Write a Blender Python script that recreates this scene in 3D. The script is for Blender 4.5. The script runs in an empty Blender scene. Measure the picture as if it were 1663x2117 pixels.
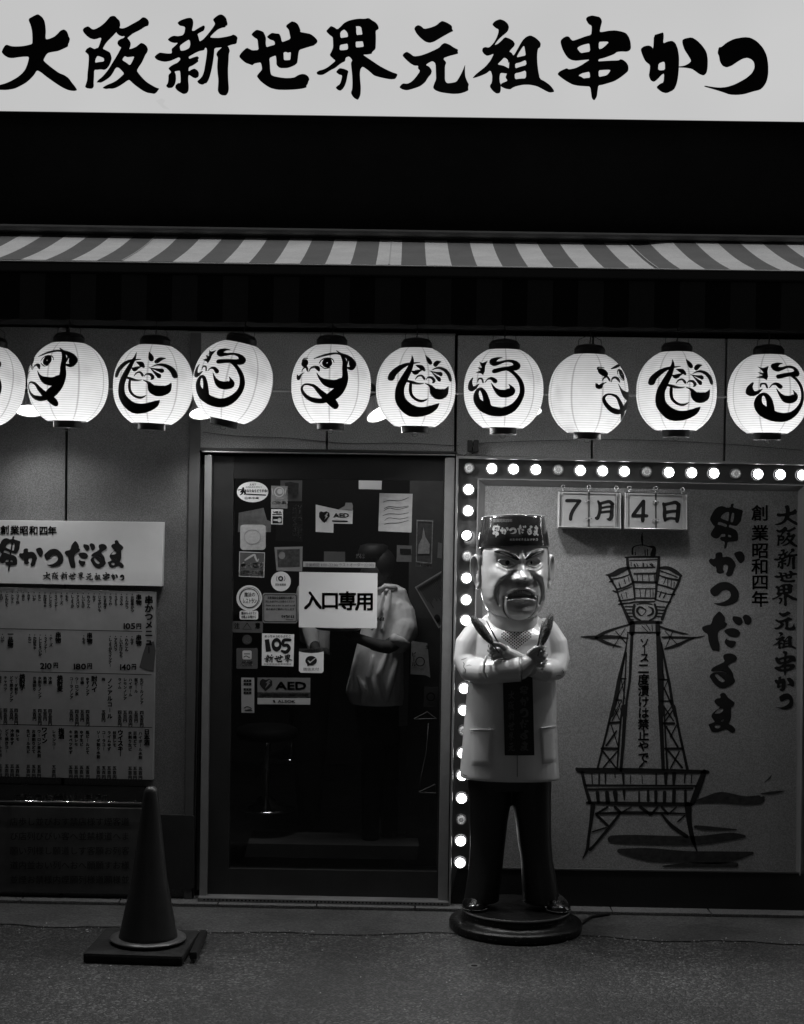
import bpy, bmesh, math, random
from mathutils import Vector, Matrix
from mathutils.geometry import tessellate_polygon
from mathutils.bvhtree import BVHTree

random.seed(7)
scene = bpy.context.scene
COL = scene.collection

# ------------------------------------------------------------------ camera
FPX, CX, CY = 3300.0, 831.5, 1058.5
ROLL = math.radians(1.1)
CAM = Vector((0.0, -7.333, 1.816))
cR = Vector((math.cos(ROLL), 0, math.sin(ROLL)))
cU = Vector((-math.sin(ROLL), 0, math.cos(ROLL)))
cF = Vector((0, 1, 0))
cam_data = bpy.data.cameras.new("camera")
cam = bpy.data.objects.new("camera", cam_data)
COL.objects.link(cam)
cam_data.sensor_fit = 'HORIZONTAL'
cam_data.sensor_width = 36.0
cam_data.lens = 36.0 * FPX / 1663.0
cam_data.clip_start = 0.05
cam_data.clip_end = 200.0
cam.matrix_world = Matrix(((cR.x, cU.x, 0, CAM.x), (cR.y, cU.y, -1, CAM.y), (cR.z, cU.z, 0, CAM.z), (0, 0, 0, 1)))
scene.camera = cam

# ------------------------------------------------------------------ night sky and exposure
world = bpy.data.worlds.new("World")
scene.world = world
world.use_nodes = True
wn = world.node_tree
wn.nodes.clear()
sky = wn.nodes.new("ShaderNodeTexSky")
sky.sky_type = 'NISHITA'
sky.sun_disc = False
sky.sun_elevation = math.radians(1.0)
sky.sun_rotation = math.radians(180)
bw = wn.nodes.new("ShaderNodeRGBToBW")
bg = wn.nodes.new("ShaderNodeBackground")
bg.inputs['Strength'].default_value = 0.018
wo = wn.nodes.new("ShaderNodeOutputWorld")
wn.links.new(sky.outputs[0], bw.inputs[0])
wn.links.new(bw.outputs[0], bg.inputs['Color'])
wn.links.new(bg.outputs[0], wo.inputs['Surface'])
scene.view_settings.view_transform = 'Standard'
scene.view_settings.look = 'None'
scene.view_settings.exposure = 0.0
scene.view_settings.gamma = 1.0
scene.view_settings.use_curve_mapping = False
scene.cycles.max_bounces = 6
scene.cycles.diffuse_bounces = 3
scene.cycles.glossy_bounces = 3
scene.cycles.transmission_bounces = 4
scene.cycles.transparent_max_bounces = 12
scene.cycles.sample_clamp_indirect = 3.0
scene.cycles.sample_clamp_direct = 0.0
scene.cycles.use_light_tree = True
scene.cycles.use_adaptive_sampling = False
scene.cycles.caustics_reflective = False
scene.cycles.caustics_refractive = False
scene.cycles.use_denoising = True
try:
    scene.cycles.denoiser = 'OPENIMAGEDENOISE'
except Exception:
    pass


def P(px, py, y):
    """the point of the plane y = const that stands at photo position px, py"""
    d = cF + cR * ((px - CX) / FPX) - cU * ((py - CY) / FPX)
    return CAM + d * ((y - CAM.y) / d.y)


def G(px, py, z=0.0):
    d = cF + cR * ((px - CX) / FPX) - cU * ((py - CY) / FPX)
    return CAM + d * ((z - CAM.z) / d.z)


# faint light of the night street from straight above; the awning keeps it off the shop front
sun_d = bpy.data.lights.new('night_glow', 'SUN')
sun_d.energy = 0.98
sun_d.angle = math.radians(12)
sun = bpy.data.objects.new('night_glow', sun_d)
COL.objects.link(sun)
sun.rotation_euler = (0, 0, 0)

# ------------------------------------------------------------------ materials
MATS = {}


def mat(name, g, rough=0.6, spec=0.4, var=0.0, vscale=6.0, bump=0.0, bscale=60.0, metal=0.0, emit=0.0, coat=0.0,
        speck=0.0, sscale=400.0):
    if name in MATS:
        return MATS[name]
    m = bpy.data.materials.new(name)
    MATS[name] = m
    m.use_nodes = True
    nt = m.node_tree
    b = nt.nodes['Principled BSDF']
    b.inputs['Base Color'].default_value = (g, g, g, 1)
    b.inputs['Roughness'].default_value = rough
    b.inputs['Specular IOR Level'].default_value = spec
    b.inputs['Metallic'].default_value = metal
    b.inputs['Coat Weight'].default_value = coat
    b.inputs['Coat Roughness'].default_value = 0.16
    tc = nt.nodes.new('ShaderNodeTexCoord')
    if var > 0 or speck > 0:
        n = nt.nodes.new('ShaderNodeTexNoise')
        n.inputs['Scale'].default_value = vscale
        n.inputs['Detail'].default_value = 8
        n.inputs['Roughness'].default_value = 0.65
        nt.links.new(tc.outputs['Object'], n.inputs['Vector'])
        mr = nt.nodes.new('ShaderNodeMapRange')
        mr.inputs['From Min'].default_value = 0.3
        mr.inputs['From Max'].default_value = 0.7
        mr.inputs['To Min'].default_value = g * (1 - var)
        mr.inputs['To Max'].default_value = g * (1 + var)
        nt.links.new(n.outputs['Fac'], mr.inputs['Value'])
        out = mr.outputs['Result']
        if speck > 0:
            n2 = nt.nodes.new('ShaderNodeTexNoise')
            n2.inputs['Scale'].default_value = sscale
            n2.inputs['Detail'].default_value = 3
            nt.links.new(tc.outputs['Object'], n2.inputs['Vector'])
            mr2 = nt.nodes.new('ShaderNodeMapRange')
            mr2.inputs['From Min'].default_value = 0.38
            mr2.inputs['From Max'].default_value = 0.66
            mr2.inputs['To Min'].default_value = 1 - speck
            mr2.inputs['To Max'].default_value = 1 + speck
            nt.links.new(n2.outputs['Fac'], mr2.inputs['Value'])
            mu = nt.nodes.new('ShaderNodeMath')
            mu.operation = 'MULTIPLY'
            nt.links.new(out, mu.inputs[0])
            nt.links.new(mr2.outputs['Result'], mu.inputs[1])
            out = mu.outputs[0]
        nt.links.new(out, b.inputs['Base Color'])
        rr = nt.nodes.new('ShaderNodeMapRange')
        rr.inputs['To Min'].default_value = max(0.05, rough - 0.12)
        rr.inputs['To Max'].default_value = min(1.0, rough + 0.12)
        nt.links.new(n.outputs['Fac'], rr.inputs['Value'])
        nt.links.new(rr.outputs['Result'], b.inputs['Roughness'])
    if bump > 0:
        nb = nt.nodes.new('ShaderNodeTexNoise')
        nb.inputs['Scale'].default_value = bscale
        nb.inputs['Detail'].default_value = 4
        nt.links.new(tc.outputs['Object'], nb.inputs['Vector'])
        bp = nt.nodes.new('ShaderNodeBump')
        bp.inputs['Strength'].default_value = bump
        bp.inputs['Distance'].default_value = 0.01
        nt.links.new(nb.outputs['Fac'], bp.inputs['Height'])
        nt.links.new(bp.outputs['Normal'], b.inputs['Normal'])
    if emit > 0:
        m.cycles.emission_sampling = 'NONE'
        b.inputs['Emission Color'].default_value = (1, 1, 1, 1)
        b.inputs['Emission Strength'].default_value = emit
    return m


def emat(name, s, var=0.0, vscale=1.0, lamp=True):
    if name in MATS:
        return MATS[name]
    m = bpy.data.materials.new(name)
    MATS[name] = m
    m.use_nodes = True
    if not lamp:
        m.cycles.emission_sampling = 'NONE'
    nt = m.node_tree
    nt.nodes.clear()
    e = nt.nodes.new('ShaderNodeEmission')
    e.inputs['Strength'].default_value = s
    if var > 0:
        tc = nt.nodes.new('ShaderNodeTexCoord')
        n = nt.nodes.new('ShaderNodeTexNoise')
        n.inputs['Scale'].default_value = vscale
        nt.links.new(tc.outputs['Object'], n.inputs['Vector'])
        mr = nt.nodes.new('ShaderNodeMapRange')
        mr.inputs['From Min'].default_value = 0.3
        mr.inputs['From Max'].default_value = 0.7
        mr.inputs['To Min'].default_value = s * (1 - var)
        mr.inputs['To Max'].default_value = s * (1 + var)
        nt.links.new(n.outputs['Fac'], mr.inputs['Value'])
        nt.links.new(mr.outputs['Result'], e.inputs['Strength'])
    o = nt.nodes.new('ShaderNodeOutputMaterial')
    nt.links.new(e.outputs[0], o.inputs['Surface'])
    return m


def glass_mat(name, tint=0.8, refl=1.0, rough=0.02, ior=1.5):
    if name in MATS:
        return MATS[name]
    m = bpy.data.materials.new(name)
    MATS[name] = m
    m.use_nodes = True
    nt = m.node_tree
    nt.nodes.clear()
    t = nt.nodes.new('ShaderNodeBsdfTransparent')
    t.inputs[0].default_value = (tint, tint, tint, 1)
    gl = nt.nodes.new('ShaderNodeBsdfGlossy')
    gl.inputs['Roughness'].default_value = rough
    gl.inputs[0].default_value = (refl, refl, refl, 1)
    f = nt.nodes.new('ShaderNodeFresnel')
    f.inputs[0].default_value = ior
    mx = nt.nodes.new('ShaderNodeMixShader')
    nt.links.new(f.outputs[0], mx.inputs[0])
    nt.links.new(t.outputs[0], mx.inputs[1])
    nt.links.new(gl.outputs[0], mx.inputs[2])
    o = nt.nodes.new('ShaderNodeOutputMaterial')
    nt.links.new(mx.outputs[0], o.inputs['Surface'])
    return m


ink = mat('ink', 0.012, 0.7, 0.15)
ink_soft = mat('ink_soft', 0.03, 0.8, 0.1)
white_ink = mat('white_ink', 0.75, 0.5, 0.3)

# ------------------------------------------------------------------ object tree helpers
WLOC = {}


def _link(o, parent):
    COL.objects.link(o)
    if parent is not None:
        o.parent = parent
    return o


def thing(name, label, cat, loc=(0, 0, 0), group=None, kind=None, rot=(0, 0, 0)):
    o = bpy.data.objects.new(name, None)
    o.empty_display_size = 0.1
    _link(o, None)
    o.location = loc
    o.rotation_euler = rot
    WLOC[o.name] = Vector(loc)
    o['label'] = label
    o['category'] = cat
    if group:
        o['group'] = group
    if kind:
        o['kind'] = kind
    return o


def tag(o, label, cat, group=None, kind=None):
    o['label'] = label
    o['category'] = cat
    if group:
        o['group'] = group
    if kind:
        o['kind'] = kind
    return o


class MB:
    def __init__(self):
        self.v, self.f, self.m = [], [], []

    def add(self, vs, fs, mi=0):
        n = len(self.v)
        self.v += [Vector(a) for a in vs]
        self.f += [tuple(i + n for i in f) for f in fs]
        self.m += [mi] * len(fs)
        return self

    def box(self, c, s, mi=0):
        c = Vector(c)
        x, y, z = s[0] / 2, s[1] / 2, s[2] / 2
        vs = [c + Vector(p) for p in ((-x, -y, -z), (x, -y, -z), (x, y, -z), (-x, y, -z), (-x, -y, z), (x, -y, z), (x, y, z), (-x, y, z))]
        return self.add(vs, [(0, 3, 2, 1), (4, 5, 6, 7), (0, 1, 5, 4), (1, 2, 6, 5), (2, 3, 7, 6), (3, 0, 4, 7)], mi)

    def bevbox(self, c, s, b, mi=0):
        bm = bmesh.new()
        bmesh.ops.create_cube(bm, size=1)
        for v in bm.verts:
            v.co = Vector((v.co.x * s[0], v.co.y * s[1], v.co.z * s[2])) + Vector(c)
        bmesh.ops.bevel(bm, geom=list(bm.edges), offset=b, segments=2, affect='EDGES', profile=0.6)
        bm.verts.index_update()
        self.add([v.co.copy() for v in bm.verts], [[v.index for v in f.verts] for f in bm.faces], mi)
        bm.free()
        return self

    def slab(self, pts, y, th, mi=0, holes=()):
        """photo outline standing on plane y, th metres deep (behind it)"""
        loops = [[P(a, b, y) for a, b in pts]] + [[P(a, b, y) for a, b in h] for h in holes]
        flat = [p for l in loops for p in l]
        tris = tessellate_polygon([[Vector((p.x, p.z, 0)) for p in l] for l in loops])
        n = len(flat)
        vs = flat + [p + Vector((0, th, 0)) for p in flat]
        fs = []
        for t in tris:
            a, b, c = flat[t[0]], flat[t[1]], flat[t[2]]
            if (b - a).cross(c - a).y > 0:
                t = (t[0], t[2], t[1])
            fs.append(tuple(t))
            if th > 0:
                fs.append((t[0] + n, t[2] + n, t[1] + n))
        if th > 0:
            k = 0
            for l in loops:
                for i in range(len(l)):
                    j = (i + 1) % len(l)
                    fs.append((k + i, k + j, k + j + n, k + i + n))
                k += len(l)
        else:
            vs = flat
        return self.add(vs, fs, mi)

    def tube(self, pts, radii, seg=10, mi=0, cap=True, squash=None):
        pts = [Vector(p) for p in pts]
        if not isinstance(radii, (list, tuple)):
            radii = [radii] * len(pts)
        n = len(pts)
        vs, fs = [], []
        prev = None
        for i, p in enumerate(pts):
            t = (pts[min(i + 1, n - 1)] - pts[max(i - 1, 0)])
            if t.length < 1e-9:
                t = Vector((0, 0, 1))
            t.normalize()
            if prev is None:
                a = t.orthogonal().normalized()
            else:
                a = (prev - t * prev.dot(t))
                a = a.normalized() if a.length > 1e-6 else t.orthogonal().normalized()
            prev = a
            b = t.cross(a)
            for k in range(seg):
                an = 2 * math.pi * k / seg
                vs.append(p + (a * math.cos(an) + b * math.sin(an)) * radii[i])
        for i in range(n - 1):
            for k in range(seg):
                k2 = (k + 1) % seg
                fs.append((i * seg + k, i * seg + k2, (i + 1) * seg + k2, (i + 1) * seg + k))
        if cap:
            fs.append(tuple(range(seg - 1, -1, -1)))
            fs.append(tuple((n - 1) * seg + k for k in range(seg)))
        return self.add(vs, fs, mi)

    def capsule(self, pts, radii, seg=12, mi=0):
        """tube with rounded ends"""
        pts = [Vector(p) for p in pts]
        if not isinstance(radii, (list, tuple)):
            radii = [radii] * len(pts)
        d0 = (pts[0] - pts[1]).normalized()
        d1 = (pts[-1] - pts[-2]).normalized()
        A, B, ra, rb = [], [], [], []
        for k in (4, 3, 2, 1):
            a = math.pi / 2 * k / 4.2
            A.append(pts[0] + d0 * radii[0] * math.sin(a)); ra.append(radii[0] * math.cos(a))
        for k in (1, 2, 3, 4):
            a = math.pi / 2 * k / 4.2
            B.append(pts[-1] + d1 * radii[-1] * math.sin(a)); rb.append(radii[-1] * math.cos(a))
        return self.tube(A + pts + B, ra + list(radii) + rb, seg, mi)

    def lathe(self, prof, c=(0, 0, 0), seg=32, mi=0, sx=1, sy=1, cap=True):
        c = Vector(c)
        vs, fs = [], []
        for r, z in prof:
            for k in range(seg):
                a = 2 * math.pi * k / seg
                vs.append(c + Vector((math.cos(a) * r * sx, math.sin(a) * r * sy, z)))
        for i in range(len(prof) - 1):
            for k in range(seg):
                k2 = (k + 1) % seg
                fs.append((i * seg + k, i * seg + k2, (i + 1) * seg + k2, (i + 1) * seg + k))
        if cap:
            fs.append(tuple(range(seg - 1, -1, -1)))
            fs.append(tuple((len(prof) - 1) * seg + k for k in range(seg)))
        return self.add(vs, fs, mi)

    def ball(self, c, r, seg=16, rings=10, mi=0):
        if not isinstance(r, (list, tuple)):
            r = (r, r, r)
        prof = []
        vs, fs = [], []
        c = Vector(c)
        vs.append(c + Vector((0, 0, -r[2])))
        for i in range(1, rings):
            a = -math.pi / 2 + math.pi * i / rings
            for k in range(seg):
                b = 2 * math.pi * k / seg
                vs.append(c + Vector((math.cos(a) * math.cos(b) * r[0], math.cos(a) * math.sin(b) * r[1], math.sin(a) * r[2])))
        vs.append(c + Vector((0, 0, r[2])))
        for k in range(seg):
            fs.append((0, 1 + (k + 1) % seg, 1 + k))
        for i in range(rings - 2):
            for k in range(seg):
                k2 = (k + 1) % seg
                fs.append((1 + i * seg + k, 1 + i * seg + k2, 1 + (i + 1) * seg + k2, 1 + (i + 1) * seg + k))
        L = len(vs) - 1
        o = 1 + (rings - 2) * seg
        for k in range(seg):
            fs.append((o + k, o + (k + 1) % seg, L))
        return self.add(vs, fs, mi)

    def loft(self, rings, mi=0, cap=True):
        n = len(rings[0])
        vs = [p for r in rings for p in r]
        fs = []
        for i in range(len(rings) - 1):
            for k in range(n):
                k2 = (k + 1) % n
                fs.append((i * n + k, i * n + k2, (i + 1) * n + k2, (i + 1) * n + k))
        if cap:
            fs.append(tuple(range(n - 1, -1, -1)))
            fs.append(tuple((len(rings) - 1) * n + k for k in range(n)))
        return self.add(vs, fs, mi)


def obj(name, mb, m, parent=None, smooth=False, local=False, label=None, bevel=0.0, kind=None, fixn=False):
    me = bpy.data.meshes.new(name)
    off = Vector((0, 0, 0))
    if parent is not None and not local:
        off = WLOC[parent.name]
    me.from_pydata([tuple(v - off) for v in mb.v], [], mb.f)
    ms = m if isinstance(m, (list, tuple)) else [m]
    for x in ms:
        me.materials.append(x)
    if len(ms) > 1:
        me.polygons.foreach_set('material_index', mb.m)
    if fixn:
        bm = bmesh.new(); bm.from_mesh(me)
        bmesh.ops.recalc_face_normals(bm, faces=bm.faces)
        bm.to_mesh(me); bm.free()
    if smooth:
        me.polygons.foreach_set('use_smooth', [True] * len(me.polygons))
    me.update()
    o = bpy.data.objects.new(name, me)
    _link(o, parent)
    WLOC[o.name] = off if not local else Vector((0, 0, 0))
    if local:
        WLOC[o.name] = Vector((0, 0, 0))
    if label:
        o['label'] = label
    if kind:
        o['kind'] = kind
    if bevel > 0:
        md = o.modifiers.new('edge', 'BEVEL')
        md.width = bevel
        md.segments = 2
        md.limit_method = 'ANGLE'
    if smooth:
        try:
            me.shade_smooth_by_angle
        except Exception:
            pass
    return o


def remeshed(name, mb, m, parent, voxel, smooth_it=4, label=None):
    """one continuous skin over overlapping shapes"""
    tmp = obj('tmp_shape', mb, m, None, fixn=False)
    r = tmp.modifiers.new('r', 'REMESH')
    r.mode = 'VOXEL'
    r.voxel_size = voxel
    s = tmp.modifiers.new('s', 'SMOOTH')
    s.iterations = smooth_it
    s.factor = 0.5
    dg = bpy.context.evaluated_depsgraph_get()
    dg.update()
    me = bpy.data.meshes.new_from_object(tmp.evaluated_get(dg))
    bpy.data.objects.remove(tmp)
    me.name = name
    off = WLOC[parent.name]
    me.transform(Matrix.Translation(-off))
    me.materials.clear()
    me.materials.append(m)
    me.polygons.foreach_set('use_smooth', [True] * len(me.polygons))
    me.update()
    o = bpy.data.objects.new(name, me)
    _link(o, parent)
    WLOC[o.name] = off
    if label:
        o['label'] = label
    return o


def copy_tree(src, parent=None):
    c = src.copy()
    COL.objects.link(c)
    c.parent = parent
    WLOC[c.name] = WLOC.get(src.name, Vector((0, 0, 0)))
    for ch in list(src.children):
        if ch is not c:
            copy_tree(ch, c)
    return c


# ------------------------------------------------------------------ brush strokes
def catmull(pts, n):
    out = []
    L = len(pts)
    for i in range(L - 1):
        p0, p1, p2, p3 = pts[max(i - 1, 0)], pts[i], pts[i + 1], pts[min(i + 2, L - 1)]
        for k in range(n):
            t = k / n
            out.append([0.5 * ((2 * b) + (-a + c) * t + (2 * a - 5 * b + 4 * c - d) * t * t + (-a + 3 * b - 3 * c + d) * t ** 3)
                        for a, b, c, d in zip(p0, p1, p2, p3)])
    out.append(list(pts[-1]))
    return out


def ribbon2d(pts, n=5, rnd=True):
    """variable-width stroke -> list of (left, mid, right) 2D"""
    c = catmull([list(map(float, p)) for p in pts], n) if len(pts) > 2 else [list(map(float, p)) for p in pts]
    rows = []
    for i, p in enumerate(c):
        a, b = c[max(i - 1, 0)], c[min(i + 1, len(c) - 1)]
        tx, ty = b[0] - a[0], b[1] - a[1]
        l = math.hypot(tx, ty) or 1.0
        nx, ny = -ty / l, tx / l
        w = max(p[2], 0.5) / 2
        rows.append(((p[0] + nx * w, p[1] + ny * w), (p[0], p[1]), (p[0] - nx * w, p[1] - ny * w)))
        if i == 0:
            d0 = (-tx / l, -ty / l, w)
        if i == len(c) - 1:
            d1 = (tx / l, ty / l, w)
    if rnd:
        def endrows(p, d):
            r = []
            for a in (0.5, 0.85):
                s, cc = math.sin(a * math.pi / 2), math.cos(a * math.pi / 2)
                q = (p[0] + d[0] * d[2] * s, p[1] + d[1] * d[2] * s)
                nx, ny = -d[1], d[0]
                r.append(((q[0] + nx * d[2] * cc, q[1] + ny * d[2] * cc), q, (q[0] - nx * d[2] * cc, q[1] - ny * d[2] * cc)))
            return r
        e0 = endrows(c[0], d0)
        e0 = [(b, m_, a) for a, m_, b in e0]
        rows = e0[::-1] + rows + endrows(c[-1], d1)
    return rows


def put_ribbon(mb, pts, fn, n=5, rnd=True):
    rows = ribbon2d(pts, n, rnd)
    vs, fs = [], []
    for r in rows:
        vs += [fn(*q) for q in r]
    for i in range(len(rows) - 1):
        a = i * 3
        fs += [(a, a + 1, a + 4, a + 3), (a + 1, a + 2, a + 5, a + 4)]
    mb.add(vs, fs)


def put_poly(mb, outer, holes, fn):
    loops = [outer] + list(holes)
    tris = tessellate_polygon([[Vector((a, b, 0)) for a, b in l] for l in loops])
    flat = [q for l in loops for q in l]
    vs = [fn(*q) for q in flat]
    fs = []
    for t in tris:
        a, b, c = (Vector(vs[i]) for i in t)
        if (b - a).cross(c - a).y > 0:
            t = (t[0], t[2], t[1])
        fs.append(tuple(t))
    mb.add(vs, fs)


def chaikin(l):
    out = []
    for i in range(len(l)):
        a, b = l[i], l[(i + 1) % len(l)]
        out.append((a[0] * .8 + b[0] * .2, a[1] * .8 + b[1] * .2))
        out.append((a[0] * .2 + b[0] * .8, a[1] * .2 + b[1] * .8))
    return out


def S(s):
    """'x,y x,y ...' -> points"""
    return [tuple(float(q) for q in t.split(',')) for t in s.split()]


GL = {}   # brush glyphs: list of (outer, holes) in own units


def glyph(ch, polys):
    GL[ch] = [(S(o), [S(h) for h in hs]) for o, hs in polys]


def put_glyph(mb, ch, rect, fn):
    """glyph fitted to the rectangle x0,y0,x1,y1; fn maps the rectangle's units to points"""
    g = GL[ch]
    xs = [p[0] for o, _ in g for p in o]
    ys = [p[1] for o, _ in g for p in o]
    x0, x1, y0, y1 = min(xs), max(xs), min(ys), max(ys)
    sx, sy = (rect[2] - rect[0]) / (x1 - x0), (rect[3] - rect[1]) / (y1 - y0)
    f = lambda a, b: fn(rect[0] + (a - x0) * sx, rect[1] + (b - y0) * sy)
    for o, hs in g:
        put_poly(mb, chaikin(o), [chaikin(h) for h in hs], f)


# ------------------------------------------------------------------ printed lettering
_CH = {}


def prep(chars, off):
    todo = [c for c in dict.fromkeys(chars) if (c, off) not in _CH and c not in ' \n']
    obs = []
    for c in todo:
        cu = bpy.data.curves.new('t', 'FONT')
        cu.body = c
        cu.size = 1.0
        cu.offset = off
        cu.resolution_u = 2
        o = bpy.data.objects.new('t', cu)
        COL.objects.link(o)
        obs.append(o)
    dg = bpy.context.evaluated_depsgraph_get()
    dg.update()
    for c, o in zip(todo, obs):
        e = o.evaluated_get(dg)
        me = e.to_mesh()
        me.calc_loop_triangles()
        vs = [(v.co.x, v.co.y) for v in me.vertices]
        ts = [tuple(t.vertices) for t in me.loop_triangles]
        xs = [v[0] for v in vs] or [0, 0.3]
        _CH[(c, off)] = (vs, ts, min(xs), max(xs))
        e.to_mesh_clear()
    for o in obs:
        cu = o.data
        bpy.data.objects.remove(o)
        bpy.data.curves.remove(cu)


def put_char(mb, c, rect, fn, off=0.0):
    if c in ' \n':
        return
    if off > 0:
        w, h = rect[2] - rect[0], rect[3] - rect[1]
        k = max(w, h) if ord(c) > 127 else h
        for dx, dy in ((-1, -1), (1, -1), (1, 1), (-1, 1)):
            a, b = dx * off * k * 0.75, dy * off * k * 0.75
            put_char(mb, c, (rect[0] + a, rect[1] + b, rect[2] + a, rect[3] + b), fn, 0.0)
        return
    if (c, off) not in _CH:
        prep(c, off)
    vs, ts, a, b = _CH[(c, off)]
    w, h = rect[2] - rect[0], rect[3] - rect[1]
    asc = ord(c) < 128
    x0, ww = (a - 0.04, b - a + 0.08) if asc else (0.0, 1.0)
    out = [fn(rect[0] + (x - x0) / ww * w, rect[1] + (0.88 - y) * h) for x, y in vs]
    fs = []
    for t in ts:
        p, q, r = (Vector(out[i]) for i in t)
        if (q - p).cross(r - p).y > 0:
            t = (t[0], t[2], t[1])
        fs.append(t)
    mb.add(out, fs)


def put_row(mb, s, rect, fn, off=0.0):
    prep(s, 0.0)
    ws = []
    for c in s:
        if c == ' ':
            ws.append(0.35)
        elif ord(c) < 128:
            v = _CH[(c, 0.0)]
            ws.append(v[3] - v[2] + 0.09)
        else:
            ws.append(1.0)
    k = (rect[2] - rect[0]) / sum(ws)
    x = rect[0]
    for c, w in zip(s, ws):
        put_char(mb, c, (x, rect[1], x + w * k, rect[3]), fn, off)
        x += w * k


def put_col(mb, s, xc, y0, pitch, fn, off=0.0, size=None):
    size = size or pitch
    for i, c in enumerate(s):
        y = y0 + i * pitch
        if c == 'ー':   # drawn upright in a column
            put_poly(mb, [(xc - size * .05, y + size * .1), (xc + size * .06, y + size * .1), (xc + size * .06, y + size * .9), (xc - size * .05, y + size * .9)], [], fn)
            continue
        put_char(mb, c, (xc - size / 2, y, xc + size / 2, y + size), fn, off)


def on(y):
    return lambda a, b: P(a, b, y)


def zoomed(ox, oy, s, fn):
    return lambda a, b: fn(ox + a / s, oy + b / s)

# ------------------------------------------------------------------ brush glyph outlines
glyph('大', [("545,195 610,245 640,300 652,370 658,450 652,530 662,562 720,548 780,520 830,475 865,435 915,415 955,440 975,480 985,520 1003,550 995,595 978,630 975,665 900,700 830,730 750,742 690,755 660,785 620,860 660,900 740,965 850,1045 920,1070 985,1115 1030,1180 1080,1240 1108,1290 1060,1302 980,1290 900,1255 820,1205 740,1150 650,1085 590,1035 530,1003 490,1070 430,1135 370,1185 290,1230 210,1268 100,1287 -20,1285 -60,1225 0,1212 80,1190 150,1160 240,1110 310,1055 360,995 395,910 418,810 350,808 260,818 180,830 120,825 60,790 22,745 40,695 70,650 95,635 170,660 250,662 340,655 410,640 462,625 465,560 460,450 440,360 410,290 415,262 480,225", [])])
glyph('阪', [("190,473 225,490 265,525 300,532 350,515 420,475 500,410 560,340 600,295 650,282 690,290 730,335 770,370 782,420 783,465 770,500 760,545 700,595 650,650 600,700 550,750 510,800 462,885 520,910 595,950 615,1000 628,1060 610,1130 575,1205 530,1255 490,1272 430,1262 370,1270 308,1270 305,1400 298,1500 302,1575 275,1612 230,1615 170,1605 138,1580 160,1520 180,1450 185,1330 200,1200 208,1080 205,1000 170,965 138,938 170,885 230,850 270,870 315,890 350,872 380,865 410,790 440,690 410,685 360,705 300,715 230,695 170,650 115,590 95,540 125,500",
               ["365,1015 420,1030 480,1055 490,1095 475,1118 400,1125 325,1140 330,1080"]),
              ("740,480 790,512 840,512 900,490 980,445 1080,390 1140,355 1190,308 1240,315 1285,350 1308,400 1300,450 1285,470 1240,480 1150,540 1080,575 1010,610 960,650 912,690 950,730 975,780 970,840 945,892 1000,880 1070,850 1130,800 1165,775 1220,795 1270,840 1290,900 1275,950 1240,1000 1210,1070 1170,1150 1120,1220 1085,1285 1130,1350 1200,1430 1270,1495 1350,1545 1430,1590 1500,1612 1475,1640 1450,1680 1405,1710 1350,1700 1280,1690 1200,1655 1120,1600 1040,1540 985,1490 945,1452 900,1475 840,1520 770,1565 700,1600 640,1615 580,1612 520,1622 455,1600 500,1565 560,1535 640,1505 720,1460 790,1400 855,1338 810,1285 760,1235 722,1225 690,1250 660,1310 610,1385 560,1430 490,1475 430,1505 380,1500 348,1502 380,1455 450,1400 500,1345 545,1290 590,1225 640,1140 690,1060 740,975 780,900 800,860 760,840 728,790 740,740 790,705 840,690 868,655 810,660 760,640 710,595 730,540",
               ["862,1018 910,1040 970,1035 1040,1025 1010,1100 960,1190 900,1140 815,1090"])])
glyph('新', [("740,315 775,345 788,400 780,470 760,550 800,555 850,520 900,490 975,450 1000,480 980,550 920,580 862,612 880,660 900,748 960,710 1000,670 1060,600 1130,510 1170,450 1180,420 1138,350 1190,300 1250,260 1300,255 1350,285 1385,330 1395,380 1408,420 1400,460 1380,460 1365,490 1300,500 1230,530 1150,600 1085,670 1150,680 1260,680 1380,660 1470,640 1510,618 1560,640 1590,680 1578,730 1575,770 1550,795 1500,800 1415,828 1400,840 1290,855 1170,865 1165,950 1150,1080 1130,1200 1100,1330 1070,1430 1030,1500 990,1510 960,1530 910,1522 875,1500 855,1465 910,1420 950,1370 980,1290 1000,1170 1020,1050 1035,920 1025,865 1000,860 985,905 900,920 830,950 770,985 700,1025 715,1062 780,1035 865,1010 892,1045 870,1075 882,1105 840,1140 780,1180 705,1212 700,1290 760,1250 810,1235 860,1265 888,1310 885,1385 830,1415 780,1400 740,1370 700,1350 695,1450 705,1560 700,1640 670,1685 610,1700 550,1670 490,1630 455,1580 470,1530 510,1498 555,1498 555,1380 545,1275 500,1280 445,1290 470,1340 475,1430 460,1510 440,1545 405,1585 330,1592 290,1550 325,1500 335,1430 335,1350 390,1300 330,1235 380,1190 440,1155 500,1130 555,1070 530,1030 450,1065 370,1100 280,1115 200,1105 120,1075 80,1025 130,975 180,945 250,955 330,965 400,960 390,880 450,830 510,770 440,775 370,755 318,712 370,665 430,640 510,650 590,635 625,590 640,490 600,470 540,462 495,410 540,370 600,345 680,320",
               ["705,712 725,740 732,800 715,860 660,895 600,912 555,912 540,825 620,765"]),
              ("1415,830 1435,870 1448,920 1430,970 1425,1100 1415,1250 1418,1400 1425,1520 1430,1600 1420,1670 1380,1725 1300,1722 1255,1690 1228,1640 1235,1550 1240,1440 1225,1320 1218,1200 1225,1080 1230,1040 1200,980 1225,925 1290,865 1330,820", [])])
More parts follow.
